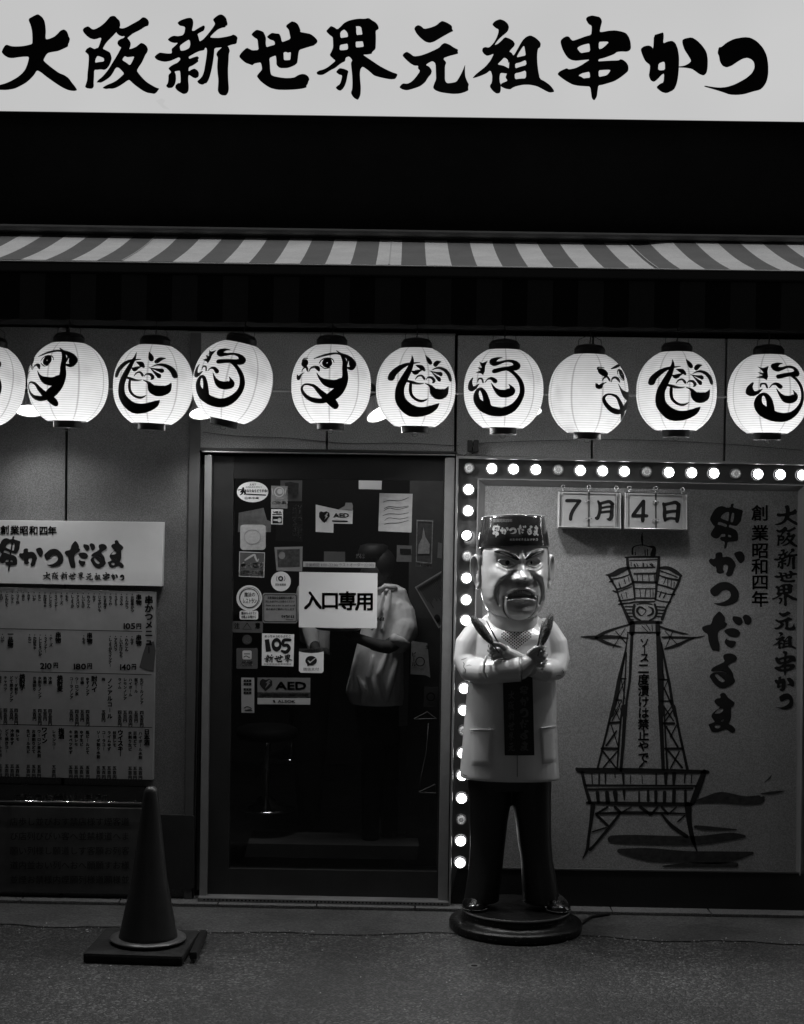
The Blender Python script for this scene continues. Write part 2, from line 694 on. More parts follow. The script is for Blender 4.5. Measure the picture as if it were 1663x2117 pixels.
glyph('世', [("505,505 570,520 625,545 650,600 668,650 662,740 675,808 740,785 820,765 815,715 790,692 740,680 678,632 720,590 770,558 830,570 895,575 920,620 940,712 960,715 1090,665 1075,590 1060,510 1010,455 1020,425 1060,395 1110,360 1170,375 1215,410 1240,460 1262,520 1255,545 1340,560 1430,578 1490,620 1540,670 1555,705 1540,740 1505,765 1490,780 1430,795 1330,825 1240,855 1225,920 1212,1030 1205,1080 1160,1120 1090,1150 1030,1168 900,1168 845,1110 845,1030 835,950 790,965 725,995 735,1100 740,1210 755,1280 800,1305 900,1325 1000,1338 1100,1335 1160,1325 1220,1285 1290,1265 1350,1275 1395,1310 1415,1360 1395,1400 1385,1440 1362,1470 1368,1498 1300,1520 1180,1535 1020,1543 860,1540 740,1510 650,1455 570,1390 530,1340 508,1305 530,1270 600,1190 590,1120 575,1070 520,1078 465,1090 435,1120 380,1100 320,1080 250,1025 200,965 250,890 335,815 380,835 430,862 540,855 530,770 520,670 470,645 412,592 450,545",
               ["968,900 1010,888 1045,905 1095,890 1090,960 1085,1025 1030,1030 975,1028 972,960"])])
glyph('界', [("370,440 430,465 480,502 540,450 590,395 660,355 750,330 850,315 950,318 1020,303 1080,345 1140,380 1180,430 1195,485 1170,510 1140,525 1145,640 1142,760 1138,840 1080,890 1075,920 1000,935 920,935 1000,990 1090,1050 1200,1125 1320,1190 1430,1240 1500,1262 1518,1280 1480,1355 1400,1362 1300,1345 1190,1320 1110,1295 1050,1240 990,1190 915,1140 880,1180 868,1260 875,1380 885,1500 880,1620 858,1680 832,1715 780,1690 740,1650 712,1590 735,1530 740,1420 735,1300 725,1200 712,1075 740,1030 685,965 625,985 615,1050 560,1075 510,1110 445,1165 370,1200 300,1245 240,1280 190,1288 140,1280 118,1245 160,1210 240,1190 310,1155 380,1100 450,1040 400,1000 345,945 380,880 408,810 405,700 400,635 350,600 283,532 330,480",
               ["595,500 640,540 660,580 662,630 600,640 535,650 530,550", "798,448 860,448 890,465 900,520 912,590 860,592 815,600 805,540 808,490",
                "525,770 600,755 658,745 665,845 590,858 518,858", "795,712 850,710 915,705 925,740 935,798 860,808 800,812"]),
              ("525,1165 600,1180 675,1215 655,1290 640,1380 615,1460 580,1520 535,1558 490,1545 450,1505 475,1475 520,1445 540,1400 555,1340 562,1290 510,1280 455,1235 490,1190", [])])
glyph('元', [("268,250 300,262 328,290 390,278 450,255 490,220 513,208 560,225 600,250 612,265 612,290 625,312 595,325 540,355 480,390 430,420 385,432 340,420 290,380 250,335 228,290 240,265", []),
              ("155,520 190,540 225,568 290,560 350,540 420,510 480,480 510,445 540,430 590,450 630,478 675,500 668,515 675,540 640,550 580,565 520,588 555,630 540,665 540,740 540,810 560,840 610,835 655,825 690,770 720,710 745,645 742,700 745,770 765,820 782,850 775,880 778,912 740,930 690,945 620,948 550,940 490,930 440,910 418,885 432,840 450,800 448,740 445,640 415,615 380,630 345,655 380,670 408,710 402,745 370,780 340,830 290,870 235,890 160,912 115,905 75,882 110,840 160,845 200,825 240,785 290,715 265,690 270,662 230,662 190,640 145,600 108,560 125,535", [])])
glyph('祖', [("1095,190 1140,205 1175,235 1188,270 1180,305 1160,330 1110,370 1075,405 1040,455 1075,440 1110,410 1145,372 1190,385 1230,410 1248,440 1240,465 1215,490 1190,520 1215,530 1238,570 1240,600 1200,605 1182,640 1175,600 1140,578 1110,610 1070,650 1130,660 1170,680 1200,700 1180,745 1150,740 1100,735 1092,780 1095,830 1105,850 1105,910 1095,940 1060,945 1020,915 990,870 1015,830 1018,760 1000,708 960,740 910,762 860,780 815,790 850,750 900,710 950,670 1000,610 1035,540 1000,555 965,563 935,545 915,515 920,485 945,472 985,480 1030,435 1060,385 1080,330 1082,295 1050,280 1015,245 1045,210", []),
              ("1405,353 1460,380 1510,430 1505,475 1480,490 1472,560 1475,640 1485,720 1500,795 1550,820 1605,860 1640,905 1645,928 1600,935 1560,918 1520,895 1470,870 1400,855 1330,855 1260,870 1225,885 1200,903 1150,895 1100,870 1110,840 1175,815 1150,780 1165,745 1185,700 1190,620 1205,560 1238,556 1270,500 1320,410 1360,370",
               ["1340,455 1350,510 1357,558 1310,568 1262,578 1300,510", "1250,640 1300,630 1358,603 1365,655 1300,672 1252,690", "1245,740 1300,730 1360,708 1360,790 1300,792 1248,800"])])
glyph('串', [("745,275 820,290 885,305 920,350 928,400 905,480 885,580 950,575 1050,555 1170,548 1290,570 1370,600 1420,670 1450,760 1458,880 1430,920 1380,940 1280,935 1200,945 1150,985 1060,1020 960,1055 870,1075 858,1115 950,1108 1100,1100 1230,1098 1265,1075 1310,1085 1370,1130 1408,1190 1412,1260 1400,1300 1330,1360 1250,1420 1150,1480 1020,1520 930,1545 862,1555 850,1640 835,1760 795,1822 770,1822 740,1780 730,1700 712,1575 620,1570 500,1562 390,1540 280,1480 180,1410 112,1350 150,1300 240,1255 290,1240 320,1262 440,1240 550,1185 640,1125 705,1082 600,1090 465,1105 380,1095 310,1060 250,980 200,880 172,780 175,730 220,685 280,655 330,665 360,710 395,740 500,705 620,660 730,630 740,540 738,465 680,435 630,345 660,300",
               ["680,790 700,800 712,935 620,950 540,965 468,870 560,820", "870,760 950,755 1030,755 1048,770 1000,820 930,880 870,892",
                "700,1305 712,1412 640,1418 590,1425 560,1400 495,1375 560,1335 630,1318", "865,1280 950,1272 1085,1268 1060,1320 1010,1370 940,1385 870,1400"])])
glyph('か', [("330,302 335,340 328,410 370,390 415,383 445,405 468,460 480,540 478,640 470,730 455,800 430,850 360,883 310,868 260,825 300,790 332,778 338,692 310,710 280,745 242,775 210,760 192,715 200,670 205,615 160,580 135,530 113,465 140,438 185,427 215,435 235,460 240,330 290,315", ["285,600 335,580 345,600 345,660 300,665 280,655"]),
              ("600,350 650,380 700,430 740,490 752,560 750,640 740,690 712,715 670,700 630,670 600,650 540,640 470,637 470,628 530,620 570,600 595,575 570,530 530,470 510,410 510,375 540,360", [])])
glyph('つ', [("1100,348 1160,355 1220,390 1275,450 1310,520 1325,610 1325,700 1310,770 1280,820 1245,850 1180,865 1100,890 1030,898 960,895 890,870 810,845 715,818 722,808 790,820 860,828 930,822 1000,800 1060,770 1120,735 1170,690 1195,640 1190,590 1165,560 1125,545 1080,555 1030,585 980,620 930,638 890,622 865,580 858,530 843,500 855,445 880,443 930,400 1000,365", [])])
# the second, rounder hand (panel, shop name board, cap)
glyph('串2', [("605,148 630,155 615,210 690,228 765,250 750,310 735,405 700,450 665,482 620,475 560,458 552,500 610,515 665,545 690,600 692,680 680,700 620,712 535,715 525,790 495,825 482,800 495,712 445,700 420,665 440,640 500,640 500,600 445,600 410,655 365,670 320,655 278,610 300,560 350,485 320,470 272,390 285,340 340,240 390,200 450,185 500,200 520,212 578,205 582,160",
                ["520,275 562,280 545,400 545,412 430,365 460,310", "600,285 632,290 630,350 610,430 575,420", "405,415 525,458 520,500 440,470 385,460", "545,610 585,620 590,650 540,640"])])
glyph('か2', [("395,870 440,868 460,885 460,945 530,930 590,950 640,1010 662,1065 630,1120 610,1200 545,1232 505,1200 535,1130 545,1070 510,1048 470,1060 465,1120 490,1165 420,1190 370,1165 370,1110 355,1075 335,1088 270,1030 255,990 285,958 320,970 355,960 355,890", []),
               ("720,850 760,870 790,930 785,990 740,1035 710,1030 660,960 625,890 660,865", [])])
glyph('つ2', [("490,1303 570,1318 650,1375 700,1450 705,1520 680,1590 630,1625 560,1650 480,1665 400,1650 315,1620 400,1620 480,1600 550,1560 585,1510 570,1450 515,1420 450,1440 400,1500 330,1525 280,1470 275,1420 330,1370 400,1320", [])])
glyph('だ2', [("410,-118 450,-90 495,-30 500,20 490,40 535,70 500,125 430,160 395,190 390,240 400,320 418,380 412,480 370,465 310,465 280,400 255,330 242,220 200,200 158,155 160,115 220,90 290,80 320,-20 360,-70", []),
               ("610,-45 680,-40 740,-20 758,30 758,60 710,97 650,70 605,10", []), ("790,-70 850,-55 890,-10 890,50 840,90 790,70 775,20 750,-30", []),
               ("540,138 620,130 690,155 728,205 700,255 640,270 560,255 485,190 490,160", []), ("545,270 520,295 560,315 665,325 640,400 590,432 530,400 490,350 500,300", [])])
glyph('る2', [("540,505 600,508 655,535 678,580 650,625 590,650 530,690 580,740 615,800 628,870 650,910 630,950 560,990 480,1030 400,1010 330,950 285,880 265,845 300,800 350,782 400,780 470,785 520,805 515,790 450,768 380,768 285,775 300,730 360,690 430,660 495,625 468,570 475,525", ["380,808 420,840 505,910 460,935 410,910 360,850 345,820"])])
glyph('ま2', [("460,1085 500,1095 540,1160 600,1200 645,1240 620,1285 585,1310 590,1440 570,1510 545,1545 610,1575 655,1630 640,1670 600,1682 550,1650 510,1620 410,1665 350,1672 300,1660 270,1600 248,1555 290,1540 350,1515 320,1480 290,1430 330,1370 430,1300 380,1275 335,1220 350,1190 380,1170 435,1165 420,1110",
                ["345,1390 380,1345 440,1315 470,1325 465,1355 430,1390 350,1398", "340,1580 370,1555 430,1570 430,1595 390,1618 345,1600", "430,1510 470,1475 480,1490 455,1515"])])
SHOPNAME = ['串2', 'か2', 'つ2', 'だ2', 'る2', 'ま2']
SLOGAN = ['大', '阪', '新', '世', '界', '元', '祖', '串', 'か', 'つ']

# ------------------------------------------------------------------ common materials
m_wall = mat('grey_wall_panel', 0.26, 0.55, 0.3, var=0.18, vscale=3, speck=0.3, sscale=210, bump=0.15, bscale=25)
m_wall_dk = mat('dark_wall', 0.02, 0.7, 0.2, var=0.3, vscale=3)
m_seam = mat('joint_black', 0.01, 0.9, 0.1)
m_alu = mat('brushed_aluminium', 0.30, 0.35, 0.5, var=0.08, vscale=20, metal=0.5)
m_alu_dk = mat('dark_anodised', 0.022, 0.4, 0.4, var=0.2, vscale=8)
m_steel = mat('bright_trim', 0.6, 0.25, 0.5, metal=0.7)
m_black = mat('black_paint', 0.012, 0.4, 0.4, var=0.3, vscale=10)
m_plinth = mat('black_plinth', 0.008, 0.45, 0.4, var=0.4, vscale=4)
m_paper = mat('white_sticker', 0.75, 0.5, 0.3, var=0.05, vscale=30)
m_paper_grey = mat('grey_sticker', 0.22, 0.5, 0.3, var=0.1, vscale=40)
m_paper_dim = mat('faded_sticker', 0.10, 0.5, 0.3, var=0.15, vscale=40)

# ------------------------------------------------------------------ ground
def asphalt():
    m = bpy.data.materials.new('asphalt')
    m.use_nodes = True
    nt = m.node_tree
    L = nt.links.new
    b = nt.nodes['Principled BSDF']
    tc = nt.nodes.new('ShaderNodeTexCoord')
    vo = nt.nodes.new('ShaderNodeTexVoronoi')
    vo.inputs['Scale'].default_value = 115
    vo.inputs['Randomness'].default_value = 1.0
    L(tc.outputs['Object'], vo.inputs['Vector'])
    bwn = nt.nodes.new('ShaderNodeRGBToBW')
    L(vo.outputs['Color'], bwn.inputs[0])
    rp = nt.nodes.new('ShaderNodeValToRGB')
    rp.color_ramp.elements[0].position = 0.25
    rp.color_ramp.elements[0].color = (0.010, 0.010, 0.010, 1)
    rp.color_ramp.elements[1].position = 0.85
    rp.color_ramp.elements[1].color = (0.10, 0.10, 0.10, 1)
    e = rp.color_ramp.elements.new(0.6)
    e.color = (0.024, 0.024, 0.024, 1)
    L(bwn.outputs[0], rp.inputs[0])
    bigs = []
    for sc_, lo, hi in ((1.1, 0.45, 1.45), (7.0, 0.8, 1.2)):
        n = nt.nodes.new('ShaderNodeTexNoise')
        n.inputs['Scale'].default_value = sc_
        n.inputs['Detail'].default_value = 6
        L(tc.outputs['Object'], n.inputs['Vector'])
        mr = nt.nodes.new('ShaderNodeMapRange')
        mr.inputs['From Min'].default_value = 0.35
        mr.inputs['From Max'].default_value = 0.65
        mr.inputs['To Min'].default_value = lo
        mr.inputs['To Max'].default_value = hi
        L(n.outputs['Fac'], mr.inputs['Value'])
        bigs.append(mr.outputs['Result'])
    mu = nt.nodes.new('ShaderNodeMath'); mu.operation = 'MULTIPLY'
    L(bigs[0], mu.inputs[0]); L(bigs[1], mu.inputs[1])
    vm = nt.nodes.new('ShaderNodeVectorMath'); vm.operation = 'SCALE'
    L(rp.outputs[0], vm.inputs[0]); L(mu.outputs[0], vm.inputs['Scale'])
    L(vm.outputs[0], b.inputs['Base Color'])
    b.inputs['Roughness'].default_value = 0.62
    bp = nt.nodes.new('ShaderNodeBump')
    bp.inputs['Strength'].default_value = 0.9
    bp.inputs['Distance'].default_value = 0.006
    L(vo.outputs['Distance'], bp.inputs['Height'])
    bp.invert = True
    L(bp.outputs['Normal'], b.inputs['Normal'])
    return m


m_asph = asphalt()
m_conc = mat('worn_concrete', 0.062, 0.7, 0.3, var=0.45, vscale=2.6, bump=0.4, bscale=60, speck=0.35, sscale=110)
g = MB()
N = 60
xs = [-14 + 28 * i / N for i in range(N + 1)]
g.add([(-14, -20, 0), (14, -20, 0), (14, 6, 0), (-14, 6, 0)], [(0, 1, 2, 3)])
o = obj('road', g, m_asph)
tag(o, 'dark rough asphalt street in front of the shop', 'road', kind='structure')
# apron: wavy seaward edge where the old asphalt is broken away
apr = MB()
edge = []
random.seed(3)
for i in range(121):
    x = -4 + 8 * i / 120
    edge.append((x, -0.48 + 0.03 * math.sin(x * 3.1) + 0.02 * math.sin(x * 9.7) + random.uniform(-.008, .008)))
vs = []
for x, y in edge:
    vs += [(x, y, 0.004), (x, -0.09, 0.006)]
apr.add(vs, [(2 * i, 2 * i + 2, 2 * i + 3, 2 * i + 1) for i in range(120)])
o = obj('pavement', apr, m_conc)
tag(o, 'worn concrete strip between the asphalt and the shop', 'pavement', kind='structure')
# bright sill strip in stone-chip blocks, each block its own piece
sill = thing('threshold_strip', 'pale narrow strip of stone-chip blocks along the foot of the shop front', 'threshold', (0, -0.03, 0), kind='structure')
m_sill = mat('stone_chip', 0.11, 0.7, 0.3, var=0.3, vscale=60, bump=0.4, bscale=150, speck=0.3, sscale=160)
base_block = None
x = -2.6
k = 0
while x < 2.6:
    w = 0.449
    b = MB().bevbox((0, 0, 0.006), (w - 0.006, 0.11, 0.026), 0.002)
    if base_block is None:
        base_block = obj('stone_block', b, m_sill, sill, local=True)
        base_block.location = (x + w / 2, 0, 0)
    else:
        c = base_block.copy(); COL.objects.link(c); c.parent = sill; c.location = (x + w / 2, 0, 0)
    x += w
# joint between threshold and apron
o = obj('gutter_joint', MB().add([(-4, -0.092, 0.0075), (4, -0.092, 0.0075), (4, -0.085, 0.0075), (-4, -0.085, 0.0075)], [(0, 1, 2, 3)]), m_seam)
tag(o, 'thin dark joint along the pavement edge below the shop front', 'joint', kind='structure')
# expansion cuts and a small hole in the asphalt
mk = thing('ground_mark', 'small drain eye set in the asphalt before the statue', 'drain eye', tuple(G(981, 1998)))
obj('ring', MB().lathe([(0.012, 0.001), (0.022, 0.005), (0.028, 0.003), (0.03, -0.001)], (0, 0, 0), 24, cap=False), mat('drain_ring', 0.08, 0.5), mk, local=True, smooth=True)
obj('hole', MB().lathe([(0.0135, 0.002), (0.0005, 0.0015)], (0, 0, 0), 20, cap=False), m_seam, mk, local=True)
# loose chips and litter along the broken edge
ch = MB()
random.seed(11)
for i in range(420):
    x = random.uniform(-2.2, 2.2)
    y = -0.50 + random.gauss(0, 0.035) if i < 300 else random.uniform(-1.9, -0.5)
    r = random.uniform(0.002, 0.0055)
    a = random.uniform(0, 3)
    pts = [Vector((x + r * math.cos(a + q * 1.57) * random.uniform(.6, 1.3), y + r * math.sin(a + q * 1.57) * random.uniform(.6, 1.3), 0.004)) for q in range(4)]
    top = Vector((x, y, 0.004 + r * 0.8))
    ch.add(pts + [top], [(0, 1, 4), (1, 2, 4), (2, 3, 4), (3, 0, 4)])
o = obj('gravel', ch, mat('stone_chips', 0.3, 0.7, 0.3, var=0.4, vscale=90))
tag(o, 'loose stone chips scattered along the broken asphalt edge', 'gravel', kind='stuff')

# ------------------------------------------------------------------ shop front: walls in panels
front = thing('restaurant_building', 'grey panelled street front of the skewer restaurant', 'building', (0, 0.1, 0))


def panel(px, y, th, m, name='wall_panel', par=None, bevel=0.002):
    return obj(name, MB().slab(px, y, th), m, par or front, bevel=bevel)


# upper dark wall behind the sign and the awning
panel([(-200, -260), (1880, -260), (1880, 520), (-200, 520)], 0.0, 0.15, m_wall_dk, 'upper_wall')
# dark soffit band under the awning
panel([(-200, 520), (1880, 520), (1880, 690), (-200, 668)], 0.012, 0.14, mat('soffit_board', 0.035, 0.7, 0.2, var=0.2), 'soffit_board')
# wall cladding panels with open joints
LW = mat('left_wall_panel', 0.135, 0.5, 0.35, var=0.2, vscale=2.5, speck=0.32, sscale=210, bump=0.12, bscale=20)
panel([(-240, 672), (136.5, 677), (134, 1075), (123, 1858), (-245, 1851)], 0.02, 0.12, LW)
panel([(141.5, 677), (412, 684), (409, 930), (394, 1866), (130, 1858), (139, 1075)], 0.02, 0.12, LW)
panel([(416, 687), (677, 690), (674, 929), (414, 925)], 0.0, 0.1, m_wall)
panel([(681, 690), (941, 693), (939, 933), (678, 929)], 0.0, 0.1, m_wall)
panel([(947, 693), (1225, 696), (1222, 948), (944, 941)], 0.01, 0.1, m_wall)
panel([(1229, 696), (1501, 700), (1496, 954), (1226, 948)], 0.01, 0.1, m_wall)
panel([(1505, 700), (1800, 704), (1797, 960), (1500, 954)], 0.01, 0.1, m_wall)
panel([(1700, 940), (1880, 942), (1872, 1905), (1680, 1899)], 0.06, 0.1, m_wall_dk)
panel([(-240, 660), (1860, 680), (1855, 970), (-240, 955)], 0.075, 0.05, m_seam, 'joint_backing')
panel([(-245, 930), (420, 930), (405, 1880), (-245, 1870)], 0.145, 0.03, m_seam, 'joint_backing')
# horizontal trim line under the soffit
panel([(388, 684), (943, 689), (943, 692.5), (388, 687.5)], -0.012, 0.02, mat('thin_trim', 0.09, 0.5, 0.3), 'trim')
# header above the door: rail with shadow line
panel([(413, 925), (945, 933), (945, 938), (413, 931)], -0.02, 0.06, m_alu_dk, 'door_head')
panel([(418, 932), (942, 939.5), (942, 942), (418, 935)], -0.028, 0.07, m_alu, 'door_head_trim')
# side strip left of the door
panel([(394, 684), (416, 684), (414, 931), (396, 1866), (380, 1866)], -0.005, 0.1, mat('door_side_strip', 0.07, 0.5, 0.3, var=0.2), 'side_strip')

# small black switch boxes on the wall above the board's corner
sw = thing('junction_box', 'pair of small black boxes fixed above the corner of the bulb frame', 'electrical box', tuple(P(978, 922, -0.02)))
obj('box_body', MB().slab([(967.5, 909.5), (977, 909.5), (976.5, 934), (967, 934)], -0.03, 0.035), m_black, sw, bevel=0.003)
obj('box_body', MB().slab([(980, 909.5), (990.5, 909.5), (990, 934.5), (979.5, 934.5)], -0.03, 0.035), m_black, sw, bevel=0.003)
obj('cable', MB().tube([P(984, 933, -0.01), P(975, 939, -0.006), P(966, 938, -0.005), P(958, 944, -0.01)], 0.0025, 6), m_black, sw, smooth=True)
# loose thin wires running along the wall under the lanterns
wr = thing('loose_wire', 'thin cable drooping along the wall below the lantern row', 'cable', tuple(P(800, 908, -0.03)))
pts = []
for i in range(41):
    t = i / 40
    pts.append(P(420 + t * 530, 893 + 26 * t + 7 * math.sin(t * 3.1) + 2 * math.sin(t * 14), -0.012))
obj('wire', MB().tube(pts, 0.0013, 5), m_black, wr, smooth=True)
pts = [P(990 + t * 67, 916 - 14 * math.sin(t / 10 * 3.14) + 1.5 * t, -0.012) for t in range(11)]
obj('wire', MB().tube(pts, 0.0013, 5), m_black, wr, smooth=True)

# ------------------------------------------------------------------ the big backlit name sign
sg = thing('shop_sign', 'wide backlit white sign with black brush writing across the top', 'sign', tuple(P(831, 240, -0.13)))
SY = -0.13
m_face = emat('backlit_sign_face', 0.56, 0.05, 0.9)
obj('sign_face', MB().slab([(-220, -330), (1720, -330), (1714, 251), (-220, 225)], SY, 0.01), m_face, sg)
obj('sign_case', MB().slab([(-222, -333), (1723, -333), (1717, 253.5), (-222, 227.5)], SY + 0.011, 0.11), m_black, sg)
lt = MB()
y = SY - 0.003
for i, (c, r) in enumerate({
        '大': (0, 0, 6.929), '阪': (160, 0, 8.822), '新': (310, 0, 8.753), '世': (470, 0, 8.315), '界': (640, 0, 8.315),
        '元': (810, 0, 4.891), '祖': (810, 0, 4.891), '串': (1140, 0, 8.822), 'か': (1300, 0, 4.581), 'つ': (1300, 0, 4.581)}.items()):
    gx = MB()
    for j, (o_, hs) in enumerate(GL[c]):
        put_poly(gx, chaikin(o_), [chaikin(h) for h in hs], zoomed(r[0], r[1], r[2], on(y - 0.0002 * j)))
    m_l = ink if c not in '元祖' else mat('ink_worn', 0.03, 0.7, 0.2)
    obj('character', gx, m_l, sg)
obj('stain', MB().add([P(a, b, SY - 0.001) for a, b in ((322, 208), (334, 203), (342, 207), (337, 214), (345, 221), (352, 226), (338, 224), (330, 216))], [tuple(range(8))[::-1]]),
    emat('sign_stain', 0.525), sg)

# ------------------------------------------------------------------ retractable awning
aw = thing('awning', 'striped fabric awning rolled out over the lantern row', 'awning', tuple(P(831, 520, -0.5)))
YF, YB = -0.95, -0.06
zf, zb = P(831, 547.5, YF).z, P(831, 493, YB).z
tilt = (P(1663, 561, YF).z - P(0, 537.5, YF).z) / (P(1663, 561, YF).x - P(0, 537.5, YF).x)
xL, xR = P(-150, 540, YF).x, P(1830, 560, YF).x
st0, pitch = P(42, 548, YF).x, 105.0 / 517.0
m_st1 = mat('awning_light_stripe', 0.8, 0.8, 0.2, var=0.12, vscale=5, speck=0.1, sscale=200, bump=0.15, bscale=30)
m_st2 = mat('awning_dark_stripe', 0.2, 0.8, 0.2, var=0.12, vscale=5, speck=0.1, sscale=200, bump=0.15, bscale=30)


def awn_pt(x, t):
    y = YB + (YF - YB) * t
    sagv = 0.016 * math.sin(math.pi * t) + 0.006 * math.sin(x * 4.3 + 2 * t) * t * (1 - t) * 2
    if x > 1.05:
        sagv -= 0.03 * (1 - t) ** 2 * min(1, (x - 1.05) * 8)
    return Vector((x, y, zb + (zf - zb) * t - sagv * 0.55 + tilt * x))


mb_ = MB()
cuts = []
x = st0 - 25 * pitch
while x < xR:
    for a, b, mi in ((x, x + pitch / 2, 0), (x + pitch / 2, x + pitch, 1)):
        if b > xL and a < xR:
            cuts.append((a, b, mi))
    x += pitch
T = 16
for a, b, mi in cuts:
    vs = []
    for i in range(3):
        for t in range(T + 1):
            vs.append(awn_pt(a + (b - a) * i / 2, t / T))
    fs = []
    for i in range(2):
        for t in range(T):
            q = i * (T + 1) + t
            fs.append((q, q + 1, q + T + 2, q + T + 1))
    mb_.add(vs, fs, mi)
obj('fabric', mb_, [m_st1, m_st2], aw, smooth=True, fixn=True)
for px in (250, 803, 1360):
    xx = P(px, 548, YF).x
    r = MB()
    vs = []
    for t in range(T + 1):
        p = awn_pt(xx, t / T) + Vector((0, 0, 0.003))
        vs += [p, p + Vector((0.006, 0, 0))]
    r.add(vs, [(2 * t, 2 * t + 1, 2 * t + 3, 2 * t + 2) for t in range(T)])
    obj('seam', r, mat('seam_thread', 0.6, 0.8, 0.2), aw)


def rail(pa, pb, y, th, m, name):
    """bar whose top edge passes photo heights pa (left) and pb (right); th px tall"""
    return obj(name, MB().slab([(-170, pa - 1), (1850, pb + 1), (1850, pb + 1 + th), (-170, pa - 1 + th)], y, 0.05), m, aw, bevel=0.003)


rail(535.5, 560, YF - 0.035, 3, mat('rail_highlight_white', 0.85, 0.5, 0.4), 'rail_highlight_lip')  # white lip paints the highlight along the rail's top edge
rail(540.5, 564, YF - 0.03, 17, mat('front_rail_grey', 0.09, 0.5, 0.4, var=0.1), 'front_rail')
rail(556, 580, YF - 0.015, 5, m_black, 'valance_rail')
obj('cassette', MB().slab([(-200, 459), (1860, 489), (1860, 502), (-200, 472)], -0.17, 0.15), mat('cassette_grey', 0.14, 0.5, 0.4, var=0.1), aw, bevel=0.01)
obj('cassette_underside', MB().slab([(-200, 473), (1860, 503), (1860, 511), (-200, 481)], -0.10, 0.08), m_black, aw)
# valance: hanging striped flap, scalloped
vl = MB()
yv = YF + 0.0
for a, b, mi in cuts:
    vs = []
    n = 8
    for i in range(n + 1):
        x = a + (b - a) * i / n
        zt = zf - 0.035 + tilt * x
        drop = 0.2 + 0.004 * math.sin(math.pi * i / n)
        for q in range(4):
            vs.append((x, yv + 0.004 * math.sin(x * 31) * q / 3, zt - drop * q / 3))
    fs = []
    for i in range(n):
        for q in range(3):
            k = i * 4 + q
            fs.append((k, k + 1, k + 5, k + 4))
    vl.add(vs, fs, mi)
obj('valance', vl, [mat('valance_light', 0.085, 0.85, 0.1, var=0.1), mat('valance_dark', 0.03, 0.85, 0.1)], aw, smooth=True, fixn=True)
# folding arms under the fabric
for px in (330, 1290):
    x = P(px, 600, -0.5).x
    obj('folding_arm', MB().tube([(x, -0.05, zb - 0.12), (x + 0.28, -0.45, zb - 0.17), (x + 0.03, YF + 0.03, zf - 0.05)], 0.018, 8), m_alu_dk, aw, smooth=True)

# ------------------------------------------------------------------ lantern rail and paper lanterns
LY = -0.55
rl = thing('lantern_rail', 'thin grey rod running behind the paper lanterns', 'rail', tuple(P(831, 811, -0.33)))
obj('rod', MB().tube([P(-60, 800.5, -0.33), P(1760, 824, -0.33)], 0.0045, 8), m_alu, rl, smooth=True)
for px in (-40, 610, 1160, 1740):
    obj('bracket', MB().tube([P(px, 800 + px * 0.013, -0.33), P(px, 800 + px * 0.013, 0.0)], 0.006, 8), m_alu_dk, rl, smooth=True)
# upper rail the lanterns hang from
hr = thing('hanging_rail', 'dark rail under the awning from which the lanterns hang', 'rail', tuple(P(831, 672, LY)))
obj('rod', MB().tube([P(-120, 650, LY), P(1800, 676, LY)], 0.008, 8), m_black, hr, smooth=True)
for px in (60, 760, 1460):
    obj('bracket', MB().tube([P(px, 652 + px * 0.013, LY), P(px, 640 + px * 0.013, 0.0)], 0.007, 8), m_black, hr, smooth=True)

RL = 82.0 / 486.5          # lantern radius, metres


